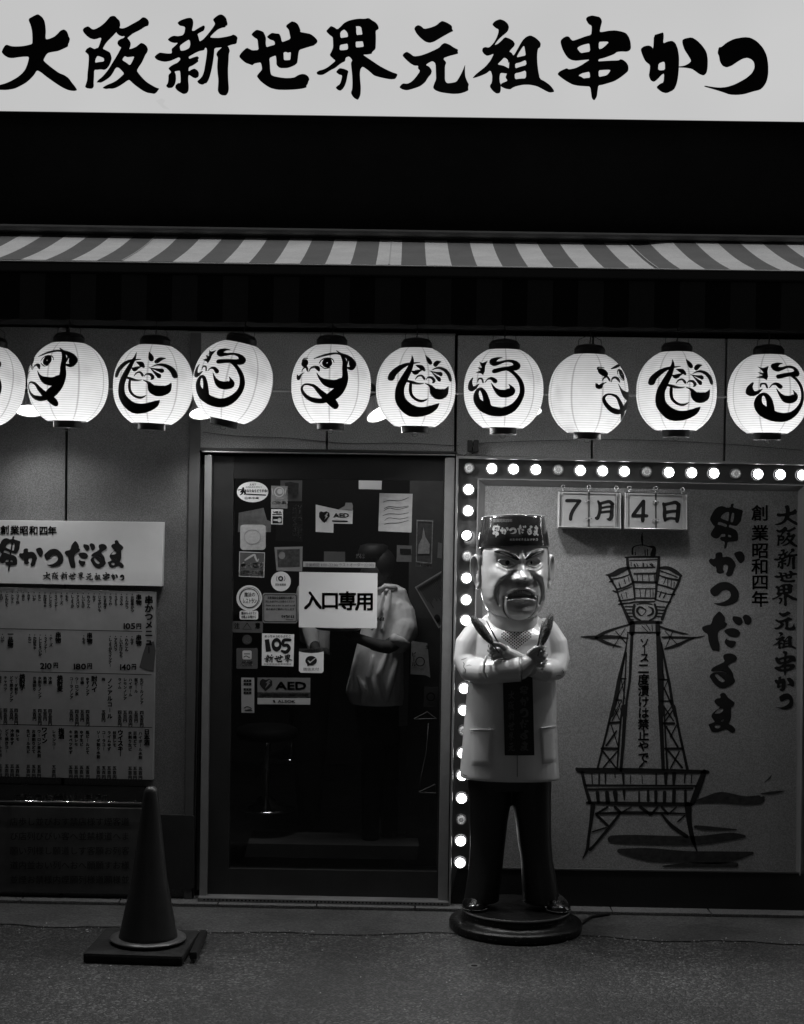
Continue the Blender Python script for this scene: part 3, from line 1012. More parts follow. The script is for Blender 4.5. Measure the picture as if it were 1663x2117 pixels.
def paper_mat():
    m = bpy.data.materials.new('lantern_paper')
    m.use_nodes = True
    m.cycles.emission_sampling = 'NONE'
    nt = m.node_tree
    nt.nodes.clear()
    L = nt.links.new
    tc = nt.nodes.new('ShaderNodeTexCoord')
    sep = nt.nodes.new('ShaderNodeSeparateXYZ')
    L(tc.outputs['Object'], sep.inputs[0])

    def M(op, a, b=None, c=None):
        n = nt.nodes.new('ShaderNodeMath')
        n.operation = op
        for i, q in enumerate((a, b, c)):
            if q is None:
                continue
            if isinstance(q, (int, float)):
                n.inputs[i].default_value = q
            else:
                L(q, n.inputs[i])
        return n.outputs[0]
    z = sep.outputs['Z']
    # wire hoops: thin darker lines every 9 mm
    hoop = M('SINE', M('MULTIPLY', z, 2 * math.pi / 0.0092))
    hoop = M('POWER', M('MAXIMUM', hoop, 0.0), 3.0)
    # pasted paper seams on eight meridians
    ang = M('ARCTAN2', sep.outputs['Y'], sep.outputs['X'])
    mer = M('ABSOLUTE', M('SINE', M('MULTIPLY', ang, 4.0)))
    # line where |sin| small -> narrow band
    seam = M('SUBTRACT', 1.0, M('MINIMUM', M('DIVIDE', mer, 0.15), 1.0))
    nz = nt.nodes.new('ShaderNodeTexNoise')
    nz.inputs['Scale'].default_value = 18
    nz.inputs['Detail'].default_value = 5
    L(tc.outputs['Object'], nz.inputs['Vector'])
    nz2 = nt.nodes.new('ShaderNodeTexNoise')
    nz2.inputs['Scale'].default_value = 5
    L(tc.outputs['Object'], nz2.inputs['Vector'])
    stain = M('SUBTRACT', 1.0, M('MULTIPLY', M('MAXIMUM', M('SUBTRACT', nz2.outputs['Fac'], 0.6), 0.0), 2.2))
    fib = M('MULTIPLY', stain, M('MULTIPLY_ADD', nz.outputs['Fac'], 0.30, 0.85))
    k = M('MULTIPLY', M('SUBTRACT', 1.0, M('MULTIPLY', hoop, 0.42)), M('SUBTRACT', 1.0, M('MULTIPLY', seam, 0.45)))
    k = M('MULTIPLY', k, fib)
    comb = nt.nodes.new('ShaderNodeCombineColor')
    for i in range(3):
        L(k, comb.inputs[i])
    thin = nt.nodes.new('ShaderNodeCombineColor')
    for i in range(3):
        L(M('MULTIPLY', k, 0.125), thin.inputs[i])
    tr = nt.nodes.new('ShaderNodeBsdfTranslucent')
    L(thin.outputs[0], tr.inputs[0])
    em = nt.nodes.new('ShaderNodeEmission')
    L(comb.outputs[0], em.inputs[0])
    em.inputs[1].default_value = 0.23
    ad = nt.nodes.new('ShaderNodeAddShader')
    L(tr.outputs[0], ad.inputs[0])
    L(em.outputs[0], ad.inputs[1])
    o = nt.nodes.new('ShaderNodeOutputMaterial')
    L(ad.outputs[0], o.inputs['Surface'])
    return m


m_lpaper = paper_mat()
LAMP_W = 6.0


def lr(v):
    """lantern profile radius (share of R) at height v (share of R), v up"""
    return max(0.0, 1 - abs(v / 1.09) ** 2.25) ** 0.5


def lantern_pt(x, y, cx, cy, R, lift):
    u, v = (x - cx) / R, -(y - cy) / R
    v = max(-0.98, min(0.98, v))
    r = lr(v)
    u = max(-r * 0.995, min(r * 0.995, u))
    dy = -math.sqrt(max(r * r - u * u, 0))
    p = Vector((u, dy, v)) * RL
    nn = Vector((u, dy, v * 0.85)).normalized()
    return p + nn * lift


DES = {
    'ma': (1167, 505, [
        "1040,312,6 1100,292,14 1160,275,16 1220,268,14 1275,280,22 1325,310,34 1345,350,48 1335,385,30 1300,380,8",
        "1215,245,5 1250,272,14 1280,330,28 1285,400,34 1290,460,42 1272,520,56 1235,575,66 1185,615,64 1120,648,36 1060,648,34 1005,630,28 962,592,22 945,550,16 972,520,12 1040,532,20 1090,578,34 1140,622,46 1190,660,56 1212,682,54",
        "1065,432,4 1098,478,22 1145,508,50 1210,518,56 1262,492,46", "1300,300,4 1305,330,10 1300,360,6",
        "1000,420,4 1015,392,10 1045,381,16 1072,393,28 1082,412,14", "940,412,4 955,390,8 978,380,14 986,405,12",
        "905,443,10 916,468,26 935,442,12 962,425,3", "1083,352,5 1100,325,7 1140,308,7 1185,318,6 1200,345,4", "1090,370,5 1130,395,6 1170,385,4",
        "940,325,4 955,306,7 985,308,7", "972,372,8 990,395,8 990,418,5",
        "1122,348,30 1136,328,30 1160,330,30 1168,352,30 1152,370,30 1130,366,30 1122,348,30",
        "950,345,26 958,328,24 975,332,22 978,352,24 965,364,26 952,358,26 950,345,26"], []),
    'da': (1257, 497, [
        "990,440,34 1005,400,36 1050,355,32 1100,328,20 1150,318,12 1195,312,3",
        "1147,255,3 1140,300,20 1110,370,34 1070,450,44 1045,520,48 1050,600,56 1090,660,66 1150,698,72 1220,702,64 1290,682,54 1335,655,36 1357,632,6",
        "1085,460,12 1130,475,20 1180,484,10 1215,480,4", "1116,490,18 1116,540,20 1130,580,18 1170,612,16 1215,618,16 1255,600,3",
        "1252,250,3 1268,285,32 1278,308,34", "1385,293,3 1345,305,28 1320,326,30",
        "1163,337,8 1200,352,34 1222,372,20", "1132,388,14 1152,395,32 1185,380,14 1205,375,3",
        "1285,370,3 1340,350,14 1400,358,26 1445,390,36 1465,430,36", "1265,378,3 1320,390,14 1365,398,32", "1280,385,3 1320,420,18 1348,442,32",
        "1150,450,4 1170,425,10 1200,420,14 1220,443,18", "1235,450,4 1248,433,8 1280,432,18 1302,455,22 1290,472,10",
        "1225,480,3 1270,500,20 1302,545,62 1350,560,72 1405,545,60 1430,515,30 1441,490,3"], []),
    'ru': (1115, 540, [
        "1085,302,3 1045,310,20 1010,335,44 1025,352,38 1070,345,20 1120,330,16 1170,335,26 1200,365,50 1180,385,42 1120,392,26 1060,405,30 1020,416,30",
        "1110,392,20 1170,425,24 1220,480,30 1243,540,34 1240,600,36 1210,660,44 1160,710,54 1090,735,60 1010,728,64 940,695,66 895,650,46 885,600,34 900,560,20 925,560,24 950,600,34 965,650,42 985,690,30",
        "950,505,4 970,480,10 1000,475,22 1028,495,32", "895,500,4 900,475,10 925,475,12 935,505,10",
        "855,465,8 840,500,22 845,545,38 870,545,26 905,515,4", "998,512,3 1030,560,22 1070,590,48 1120,592,54 1160,570,52 1152,538,18 1135,520,3"],
        ["905,330 930,345 972,327 950,375 948,415 935,445 915,430 875,422 915,405 890,378 925,385 915,355"]),
}

shade_me = {}


def make_lantern(kind, label, px, py, yaw, lean):
    c = P(px, py, LY)
    t = thing('paper_lantern', label, 'lantern', tuple(c), 'paper lanterns hung in a row under the awning')
    t.rotation_euler = (0, math.radians(lean), 0)
    # shade: ribbed shell
    if 'shade' not in shade_me:
        prof = []
        nh = 74
        for i in range(nh + 1):
            v = -0.965 + 1.965 * i / nh
            prof.append((lr(v) * RL + 0.0006 * math.cos(math.pi * i), v * RL))
        shade_me['shade'] = MB().lathe(prof, (0, 0, 0), 96, cap=False)
    sh = obj('shade', shade_me['shade'], m_lpaper, t, local=True, smooth=True)
    sh.rotation_euler = (0, 0, math.radians(yaw))
    # brush face printed round the paper
    gx = MB()
    cx, cy, strokes, polys = DES[kind]
    fn = lambda a, b: lantern_pt(a, b, cx, cy, 325.0, 0.0022)
    for s in strokes:
        put_ribbon(gx, [(a_, b_, w_ * 1.14 + 1.5) for a_, b_, w_ in S(s)], fn, 7)
    for s in polys:
        put_poly(gx, S(s), [], fn)
    obj('brush_face', gx, ink, sh, local=True)
    # top and bottom rings
    tb = MB()
    r = RL
    tb.lathe([(0.375 * r, 0.965 * r), (0.39 * r, 0.97 * r), (0.39 * r, 1.15 * r), (0.37 * r, 1.17 * r), (0.33 * r, 1.23 * r), (0.18 * r, 1.27 * r), (0.03 * r, 1.28 * r)], seg=36)
    obj('top_cap', tb, m_black, t, local=True, smooth=False, bevel=0.001)
    bb = MB()
    bb.lathe([(0.33 * r, -0.955 * r), (0.345 * r, -0.955 * r), (0.345 * r, -1.115 * r), (0.33 * r, -1.13 * r), (0.30 * r, -1.13 * r), (0.30 * r, -0.97 * r)], seg=36, cap=False)
    bb.lathe([(0.345 * r, -1.112 * r), (0.352 * r, -1.118 * r), (0.345 * r, -1.125 * r)], seg=36, cap=False)
    obj('bottom_ring', bb, m_black, t, local=True)
    hk = MB()
    hp = [(0.012 * math.cos(a * 0.628) , 0.0, -1.165 * r + 0.008 * math.sin(a * 0.628)) for a in range(11)]
    hk.tube(hp, 0.0011, 6)
    obj('pull_ring', hk, m_alu_dk, t, local=True, smooth=True)
    sp = MB()
    sp.tube([(0, 0, 1.27 * r), (0.003, 0, 1.45 * r), (0, 0, 1.62 * r)], 0.003, 6)
    sp.tube([(0.30 * r, 0, 1.13 * r), (0.28 * r, 0, 1.38 * r), (0.05 * r, 0, 1.5 * r)], 0.0015, 5)
    sp.tube([(-0.30 * r, 0, 1.13 * r), (-0.28 * r, 0, 1.38 * r), (-0.05 * r, 0, 1.5 * r)], 0.0015, 5)
    obj('hanger', sp, m_black, t, local=True)
    # bulb inside
    bl = MB().ball((0, 0, 0), 0.022, 12, 8)
    b = obj('bulb', bl, emat('lantern_bulb', 2.0, lamp=False), t, local=True, smooth=True)
    b.location = (0, 0, -0.12 * r)
    ld = bpy.data.lights.new('lantern_glow', 'POINT')
    ld.energy = LAMP_W
    ld.shadow_soft_size = 0.024
    lo = bpy.data.objects.new('lantern_glow', ld)
    COL.objects.link(lo)
    lo.parent = t
    lo.location = (0, 0, -0.30 * r)
    return t


LANT = [
    ('ru', 'paper lantern cut off at the left end of the row, only its curved stroke showing', -32, 796, 12, 9),
    ('ma', 'wide-eyed face lantern, second from the left end, turned to the left', 141, 792, -18, 0),
    ('da', 'smiling face lantern left of the tilted one, touching it', 317, 797, 0, 1.5),
    ('ru', 'lantern hanging askew with a curling loop face, touching its left neighbour', 481, 791, -3, 11),
    ('ma', 'wide-eyed face lantern turned to face the street, over the entrance door', 685, 797, 0, 0),
    ('da', 'smiling face lantern above the right edge of the entrance door', 860, 803, 18, 0),
    ('ru', 'curling loop face lantern above the left corner of the bulb frame', 1041.5, 806, 0, 0),
    ('ma', 'lantern turned so that its wide-eyed face slips round its right side', 1217, 816, 59, 0.5),
    ('da', 'smiling face lantern above the plate reading 4 日', 1399, 811, 9, -0.5),
    ('ru', 'curling loop face lantern above the vertical writing, last on the right', 1588, 817, 20, 0),
]
for a in LANT:
    make_lantern(*a)

# ------------------------------------------------------------------ clip-on spot lamps behind the lanterns
m_spot = emat('spot_face', 6.0, lamp=False)
SPOT_W = 29.0
m_ribbed = mat('lamp_reflector', 0.32, 0.3, 0.5, metal=0.4)
for i, (px, py, w, rz, lab) in enumerate([
        (62, 850, 30, 4, 'small cone spot lamp shining behind the wide-eyed lantern at the left end'),
        (421, 855, 29, 12, 'small cone spot lamp shining behind the askew lantern'),
        (790, 855, 33, 27, 'small cone spot lamp shining over the entrance door between two lanterns'),
        (1092, 852, 28, 4, 'small cone spot lamp hidden behind the lantern over the bulb frame corner'),
        (1398, 858, 28, -22, 'small cone spot lamp hidden behind the smiling lantern over the 4 日 plate')]):
    ly = -0.19 if i < 2 else -0.33
    c = P(px, py, ly)
    r = w / (FPX / (7.333 + ly))
    t = thing('spot_lamp', lab, 'spot lamp', tuple(c), 'spot lamps on the wall behind the lanterns')
    t.rotation_euler = (math.radians(-20), math.radians(-rz), 0)
    sl = bpy.data.lights.new('spot_beam', 'SPOT')
    sl.energy = SPOT_W * (0.75, 0.75, 1.35, 0.95, 0.6)[i]
    sl.spot_size = math.radians(160)
    sl.spot_blend = 0.85
    sl.shadow_soft_size = 0.045
    so = bpy.data.objects.new('spot_beam', sl)
    COL.objects.link(so)
    so.parent = t
    so.location = (0, 0, -0.012)
    b = MB()
    n = 36
    prof = [(r * 1.02, 0.0), (r * 0.98, 0.012), (r * 0.72, 0.045), (r * 0.52, 0.075), (r * 0.40, 0.085)]
    # ribbed reflector cone
    vs, fs = [], []
    for q, (rr, z) in enumerate(prof):
        for k in range(n * 2):
            a = math.pi * k / n
            w2 = rr * (1 + (0.03 if k % 2 else -0.03) * (0 < q < 4))
            vs.append((math.cos(a) * w2, math.sin(a) * w2, z))
    for q in range(len(prof) - 1):
        for k in range(n * 2):
            k2 = (k + 1) % (n * 2)
            fs.append((q * 2 * n + k, q * 2 * n + k2, (q + 1) * 2 * n + k2, (q + 1) * 2 * n + k))
    obj('reflector', MB().add(vs, fs), m_ribbed, t, local=True)
    obj('socket', MB().lathe([(r * 0.42, 0.08), (r * 0.42, 0.13), (r * 0.3, 0.15)], seg=20), m_black, t, local=True, smooth=False)
    vs = [(0, 0, 0.002 - 0.006)] + [(math.cos(2 * math.pi * k / 40) * r * 0.96, math.sin(2 * math.pi * k / 40) * r * 0.96, 0.003) for k in range(40)]
    obj('lens', MB().add(vs, [(0, 1 + (k + 1) % 40, 1 + k) for k in range(40)]), m_spot, t, local=True)
    obj('bracket', MB().tube([(0, 0, 0.14), (0, 0.06, 0.17), (0, -ly - 0.01, 0.14)], 0.006, 8), m_black, t, local=True, smooth=True)

# ------------------------------------------------------------------ entrance door
dr = thing('entrance_door', 'dark glazed sliding entrance door covered with stickers', 'door', tuple(G(680, 1872)))
obj('jamb', MB().slab([(423.5, 941), (438.5, 941.5), (427, 1866), (412, 1866)], -0.012, 0.09), m_alu, dr, bevel=0.002, label='pale aluminium left jamb')
obj('jamb', MB().slab([(921, 946), (941, 946), (926, 1874), (906, 1874)], -0.012, 0.09), m_alu, dr, bevel=0.002, label='pale aluminium right jamb')
obj('jamb_edge', MB().slab([(941.5, 943), (944.5, 943), (929.5, 1874), (926.5, 1874)], -0.02, 0.09), m_seam, dr)
GY = 0.045
obj('stile', MB().slab([(439, 942), (484.5, 943), (472, 1866), (427, 1866)], GY - 0.02, 0.045), m_alu_dk, dr, bevel=0.002)
obj('stile', MB().slab([(917.5, 945), (921, 945), (906, 1874), (902.5, 1874)], GY - 0.02, 0.045), m_alu_dk, dr)
obj('top_rail', MB().slab([(484.5, 943), (917.5, 945), (917, 994), (484, 989)], GY - 0.018, 0.042), mat('rail_black', 0.012, 0.5, 0.3), dr)
obj('bottom_rail', MB().slab([(473, 1796), (904, 1803), (902.5, 1874), (472, 1866)], GY - 0.018, 0.042), m_alu_dk, dr)
m_glass = glass_mat('door_glass', 0.72, 0.9, 0.015)
obj('glass_pane', MB().add([P(484, 989, GY), P(917.5, 993, GY), P(904, 1803, GY), P(472.5, 1796, GY)], [(0, 3, 2, 1)]), m_glass, dr)
# perforated sill rail below the door
sr = thing('door_sill', 'perforated metal sill rail under the entrance door', 'sill', tuple(G(660, 1868)))
a, b = G(420, 1851), G(925, 1861)
obj('rail', MB().box(((a.x + b.x) / 2, -0.005, 0.022), (b.x - a.x, 0.085, 0.032)), mat('sill_metal', 0.12, 0.5, 0.4, var=0.3), sr, bevel=0.003)
hm = MB()
for i in range(64):
    x = a.x + 0.03 + (b.x - a.x - 0.06) * i / 63
    for zz in (0.016, 0.029):
        hm.add([(x - 0.004, -0.0485, zz - 0.003), (x + 0.004, -0.0485, zz - 0.003), (x + 0.004, -0.0485, zz + 0.003), (x - 0.004, -0.0485, zz + 0.003)], [(0, 1, 2, 3)])
obj('perforations', hm, m_seam, sr, kind='stuff')

SK = GY - 0.004       # sticker plane


def sticker(pts, m, label, texts=(), extra=None, y=SK, round_=0, inkm=None, holes=()):
    s = obj('sticker', MB().slab(pts, y, 0.001, holes=holes), m, dr, label=label)
    if texts or extra:
        mb = MB()
        fn = on(y - 0.0012)
        for t in texts:
            s_, rc, off = t[0], t[1], (t[2] if len(t) > 2 else 0.015)
            if rc[0] == 'col':
                put_col(mb, s_, rc[1], rc[2], rc[3], fn, off)
            else:
                put_row(mb, s_, rc, fn, off)
        if extra:
            extra(mb, fn)
        if mb.v:
            obj('print', mb, inkm or ink, s)
    return s


def rrect(x0, y0, x1, y1, r, k=0.0):
    """rounded rectangle; k = extra tilt down to the right"""
    out = []
    for cx, cy, a0 in ((x1 - r, y0 + r, -90), (x1 - r, y1 - r, 0), (x0 + r, y1 - r, 90), (x0 + r, y0 + r, 180)):
        for i in range(5):
            a = math.radians(a0 + 22.5 * i)
            x, y = cx + r * math.cos(a), cy + r * math.sin(a)
            out.append((x, y + (x - x0) * k))
    return out


def disc(cx, cy, rx, ry=None, n=32):
    ry = ry or rx
    return [(cx + rx * math.cos(2 * math.pi * i / n), cy + ry * math.sin(2 * math.pi * i / n)) for i in range(n)]


def ringfn(cx, cy, r, w, mb, fn, n=32, ry=None):
    ry = ry or r
    put_ribbon(mb, [(cx + r * math.cos(2 * math.pi * i / n), cy + ry * math.sin(2 * math.pi * i / n), w) for i in range(n + 1)], fn, 1, False)


def x1(mb, fn):     # runner pictogram and bar
    put_ribbon(mb, S("498,1017,3 502,1014,5 503,1009,4"), fn)
    put_ribbon(mb, S("497,1023,2 501,1020,3 503,1015,4 507,1020,3 505,1022,2"), fn)
    put_ribbon(mb, S("493,1013,2 499,1012,2"), fn)
    put_ribbon(mb, S("508,1021.5,2.6 549,1023.5,2.6"), fn)


sticker(disc(522.5, 1017, 32.5, 21.5), m_paper, 'white oval sticker with a running figure',
        [('あなたならどうする?', (505, 1011, 553, 1018), 0.03), ('大切な命を守ろう', (508, 1005, 542, 1009), 0.01), ('JUST', (516, 999, 530, 1004)), ('日本中毒', (505, 1027, 536, 1032))], x1)


def x2(mb, fn):
    ringfn(577.5, 1017, 9.5, 2.4, mb, fn)
    put_poly(mb, disc(579, 1016, 5.6), [], fn)
    for dx in (-15, 14):
        put_ribbon(mb, [(577.5 + dx, 1010, 1.2), (577.5 + dx * 0.9, 1018, 1.5), (577.5 + dx * 0.86, 1023, 1)], fn)
    put_ribbon(mb, S("571,1029.5,1.3 586,1030,1.3"), fn)


sticker([(561, 1004), (595, 1005), (594.5, 1051.5), (560.5, 1050)], m_paper_grey, 'grey sticker with a ringed plate and the letters ORA',
        [('ORA', (562.5, 1033, 592.5, 1044), 0.01)], x2, inkm=mat('pale_print', 0.5, 0.6, 0.2))


def x4(mb, fn):
    put_poly(mb, [(563.5, 1067), (583, 1067), (583, 1082), (563.5, 1082)], [[(565, 1073), (565, 1077), (574, 1077), (574, 1073)], disc(578, 1075, 4.4, 4.8, 12)], fn)
    put_poly(mb, [(563.5, 1062.5), (583, 1062.5), (583, 1064.5), (563.5, 1064.5)], [], fn)


sticker([(561, 1052.5), (585.5, 1053), (585, 1084.5), (560.5, 1084)], m_paper, 'small white card payment sticker reading VISA', [('VISA', (564, 1055.5, 582.5, 1062), 0.03)], x4)
sticker([(653, 1043), (700, 1053.5), (730, 1054), (729, 1083), (690, 1082.5), (689.5, 1101.5), (653, 1099.5)], m_paper, 'white AED sticker with a heart symbol',
        [('AED', (689, 1059, 722, 1071), 0.04)],
        lambda mb, fn: (put_poly(mb, [(660, 1060), (664, 1057), (669, 1059), (675, 1057), (681, 1060), (682, 1067), (677, 1075), (671, 1081), (665, 1076), (660, 1069)],
                                 [[(670, 1076), (674, 1068), (671, 1067), (677, 1059.5), (679, 1062), (676, 1066), (678, 1067)]], fn),
                        put_ribbon(mb, [(688, 1077, 3), (718, 1078, 3)], fn)))
sticker([(700, 1053), (713, 1046), (715, 1039), (728, 1039.5), (730, 1046), (729, 1056)], mat('grey_tape', 0.3, 0.5, 0.3), 'torn corner of grey paper above the AED sticker')
# big white paper sheet with faint handwriting
sticker([(785, 1019.5), (853.5, 1021), (851, 1101), (782.5, 1098)], mat('handwritten_sheet', 0.36, 0.6, 0.2, var=0.12, vscale=25), 'white sheet with slanting handwriting',
        (), lambda mb, fn: [put_ribbon(mb, [(790 + random.uniform(0, 6), yy, .7), (805, yy - 2 - random.uniform(0, 4), 1.1), (822 + random.uniform(0, 6), yy - 3, .8), (845, yy - 8 + random.uniform(-2, 2), .7)], fn) for yy in (1038, 1052, 1056, 1066, 1076, 1084)])
# rounded white and below it the restaurant-guide sticker
sticker(rrect(497, 1084.5, 549.5, 1137, 7), mat('worn_white', 0.42, 0.6, 0.2, var=0.15, vscale=60), 'rounded white sticker, worn and faded', (),
        lambda mb, fn: (ringfn(522, 1110, 17, 1.6, mb, fn, ry=15),), inkm=mat('faded_print', 0.3, 0.6, 0.2))


def x10(mb, fn):
    put_poly(mb, [(495, 1140), (548, 1142), (546.5, 1194), (494, 1192)], [[(496.5, 1142), (495.5, 1190.5), (545, 1192.5), (546.5, 1143.8)]], fn)
    put_ribbon(mb, S("507,1158,3 516,1152,4 526,1147,4 528,1152,4 532,1160,3 535,1156,2"), fn)


sticker([(495, 1140), (548, 1142), (546.5, 1194), (494, 1192)], m_paper_dim, 'dark restaurant-guide sticker with pale outlined writing',
        [('食べログ', (497.5, 1162, 546, 1175), 0.03), ('話題のお店', (497, 1178, 545, 1189), 0.03)], x10, inkm=mat('pale_print', 0.5))


def x12(mb, fn):
    put_poly(mb, [(573, 1136), (620, 1135), (620, 1172), (575, 1172)], [disc(583, 1148, 7, 8, 14)], fn)


sticker([(567.5, 1131), (626, 1130), (625, 1181.5), (572, 1180)], m_paper_grey, 'grey photo poster with a round mark', (), x12, inkm=mat('photo_dark', 0.05, 0.5, var=0.6, vscale=60))


def x13(mb, fn):
    ringfn(580.5, 1196, 4, 2.6, mb, fn, 16)
    put_ribbon(mb, S("573,1191,1 571.5,1196,1 573,1201,1"), fn)
    put_ribbon(mb, S("588,1191,1 589.5,1196,1 588,1201,1"), fn)


sticker(disc(581, 1202, 20.5), m_paper, 'white round sticker with a small c mark', [('認証事業者', (569, 1206, 592, 1211), 0.01)], x13)
sticker(disc(515.5, 1236.5, 26.5), m_paper, 'larger white round sticker with a double ring', [('魔法の', (505, 1224, 528, 1234), 0.01), ('レストラン', (502, 1236, 531, 1248), 0.01)],
        lambda mb, fn: (ringfn(515.5, 1236.5, 19.5, 1.6, mb, fn), ringfn(516.5, 1235.5, 21.5, 0.8, mb, fn)))
sticker(rrect(495.5, 1262.5, 534, 1281, 4), m_paper, 'small rounded sticker under the round one', [('魔法のレストラン', (499, 1264, 530, 1271), 0.02), ('水曜よる7時から', (499, 1272, 530, 1279), 0.02)])


def x16(mb, fn):
    put_poly(mb, rrect(545, 1228.5, 613.5, 1285.5, 4, 0.01), [rrect(546.2, 1229.7, 612.3, 1284.3, 3.5, 0.01)], fn)
    put_glyphs = 0
    x = 582
    for c, w in zip(SHOPNAME, (4, 5, 5, 5, 4, 4)):
        put_glyph(mb, c, (x, 1271.5, x + w * .9, 1278), fn)
        x += w
    put_ribbon(mb, S("591,1281,1 607,1281.5,1"), fn, 1, False)


sticker(rrect(543, 1226, 615.5, 1288, 5, 0.01), m_paper_grey, 'rounded notice sticker with four lines of small print',
        [('お客様各位混雑時のお願い', (553, 1233, 608, 1239), 0.02), ('列にお並びの上お待ちください', (549, 1241, 610, 1246), 0.02), ('Please wait in line for staff to call', (550, 1249, 610, 1254), 0.02), ('係の者がご案内いたします', (550, 1257, 609, 1262), 0.02)], x16)
# opening hours strip
sticker([(627, 1161), (776.5, 1163), (776, 1174), (627, 1172)], mat('strip_white', 0.42, 0.5, 0.3), 'long narrow strip with the opening hours',
        [('営業時間 11:00~22:30(ラストオーダー22:00)', (631, 1163.5, 773, 1172), 0.0)], inkm=mat('grey_print', 0.12))
# entrance only notice, floating slightly off the glass
sticker([(619, 1182.5), (781, 1185), (779.5, 1299), (618, 1297)], mat('white_plate', 0.75, 0.5, 0.3), 'large white plate reading 入口専用',
        [('入', (628, 1221, 666, 1261), 0.035), ('口', (662, 1221, 703, 1261), 0.035), ('専', (699, 1222, 738, 1262), 0.035), ('用', (734, 1223, 775, 1263), 0.035)], y=SK - 0.006)
sticker([(479, 1284), (544, 1285), (543.5, 1308.5), (479, 1307.5)], mat('caution_grey', 0.085, 0.5, 0.3), 'dark caution sticker with a triangle', [('注', (484, 1287, 496, 1300), 0.02), ('意', (527, 1287, 539, 1300), 0.02)],
        lambda mb, fn: put_ribbon(mb, S("511,1288,1.2 502,1301,1.2 520,1301,1.2 511,1288,1.2"), fn, 1, False))


def x20(mb, fn):
    # dark numerals 105 drawn as thick strokes
    put_ribbon(mb, [(552, 1322, 9), (555.5, 1347, 11)], fn, 1, False)
    put_poly(mb, disc(572, 1333, 10.5, 14, 24), [disc(572.5, 1332, 5, 5.5, 16)], fn)
    put_ribbon(mb, S("600,1323,6 587,1324,7 586,1334,6 594,1334,7 598,1341,7 592,1348,7 583,1346,5"), fn)
    for i in range(18):
        put_poly(mb, [(546 + i * 3.2, 1372), (547.6 + i * 3.2, 1372), (547.6 + i * 3.2, 1374), (546 + i * 3.2, 1374)], [], fn)
    for ch_, rc in (('新', (546, 1353, 566, 1370)), ('世', (567, 1354, 586, 1369)), ('界', (586, 1353, 605, 1370))):
        put_glyph(mb, ch_, rc, fn)


sticker([(542, 1309.5), (608.5, 1311.5), (607, 1378), (541.5, 1376)], m_paper, 'white square sticker reading 105 新世界', [('めっちゃ 5えらぶとこ', (547, 1312.5, 602, 1318.5), 0.02)], x20)
sticker(disc(511, 1322.5, 10), mat('dim_disc', 0.05, 0.5), 'small dim round sticker', [('認', (504, 1316, 518, 1330), 0.0)], inkm=m_paper_dim)
sticker(rrect(489, 1340, 533, 1383, 3), mat('pay_grey', 0.07, 0.5, var=0.2), 'dark square payment sticker with a pale emblem', [('支付宝', (499, 1366, 523, 1376), 0.02)],
        lambda mb, fn: (put_poly(mb, rrect(501.5, 1345, 520.5, 1363.5, 3), [[(505, 1351), (505, 1353), (517, 1353), (517, 1351)], [(504, 1360), (509, 1357), (516, 1361), (517, 1359), (509, 1355), (504, 1357.5)]], fn),), inkm=mat('pale_print', 0.5))


def x21(mb, fn):
    put_poly(mb, disc(643.5, 1366, 12, 10, 20), [[(636, 1366), (641, 1371.5), (653, 1361.5), (652, 1360), (641.5, 1368), (638, 1364.5)]], fn)
    put_poly(mb, [(635, 1372), (641, 1375.5), (636, 1377.5)], [], fn)


sticker([(618.5, 1347), (630, 1349.5), (644, 1350.5), (658, 1349.5), (669.5, 1347), (669.2, 1388), (666, 1391.5), (622, 1391), (618.2, 1387)], m_paper, 'white pocket-shaped payment sticker with a tick', [('微信支付', (627, 1380, 660, 1387), 0.0)], x21)
sticker([(618.5, 1341), (669.5, 1341), (669.5, 1346), (658, 1348.5), (644, 1349.5), (630, 1348.5), (618.5, 1346)], mat('dark_band', 0.03, 0.5), 'dark band over the pocket-shaped sticker',
        [('支持微信支付', (627, 1342, 661, 1348), 0.02)], inkm=m_paper_dim)


def x23(mb, fn):
    for yy in (1405, 1412, 1423, 1430):
        put_poly(mb, [(504, yy), (520, yy), (520, yy + 5), (504, yy + 5)], [[(508.5, yy + 1), (509.5, yy + 1), (509.5, yy + 4), (508.5, yy + 4)], [(514, yy + 1), (515, yy + 1), (515, yy + 4), (514, yy + 4)]], fn)
    put_ribbon(mb, S("505,1464,1.6 512,1461,1.6 520,1466,1.6 506,1469,1.4 521,1469,2"), fn)


sticker([(499, 1401), (526, 1401.5), (526, 1474), (499.5, 1473.5)], mat('strip_grey', 0.3, 0.5, 0.3), 'tall narrow card-brand strip sticker', (), x23)


def x24(mb, fn):
    put_poly(mb, [(538, 1408), (543, 1403.5), (550, 1406), (557, 1403.5), (563, 1408), (563, 1417), (556, 1424), (549, 1429), (542, 1422), (537, 1415)],
             [[(548, 1424), (553, 1413), (549, 1412), (557, 1405), (560, 1408), (556, 1411), (559, 1412), (552, 1420)]], fn)
    put_poly(mb, [(564, 1448), (568, 1447), (570, 1453), (566, 1453)], [], fn)


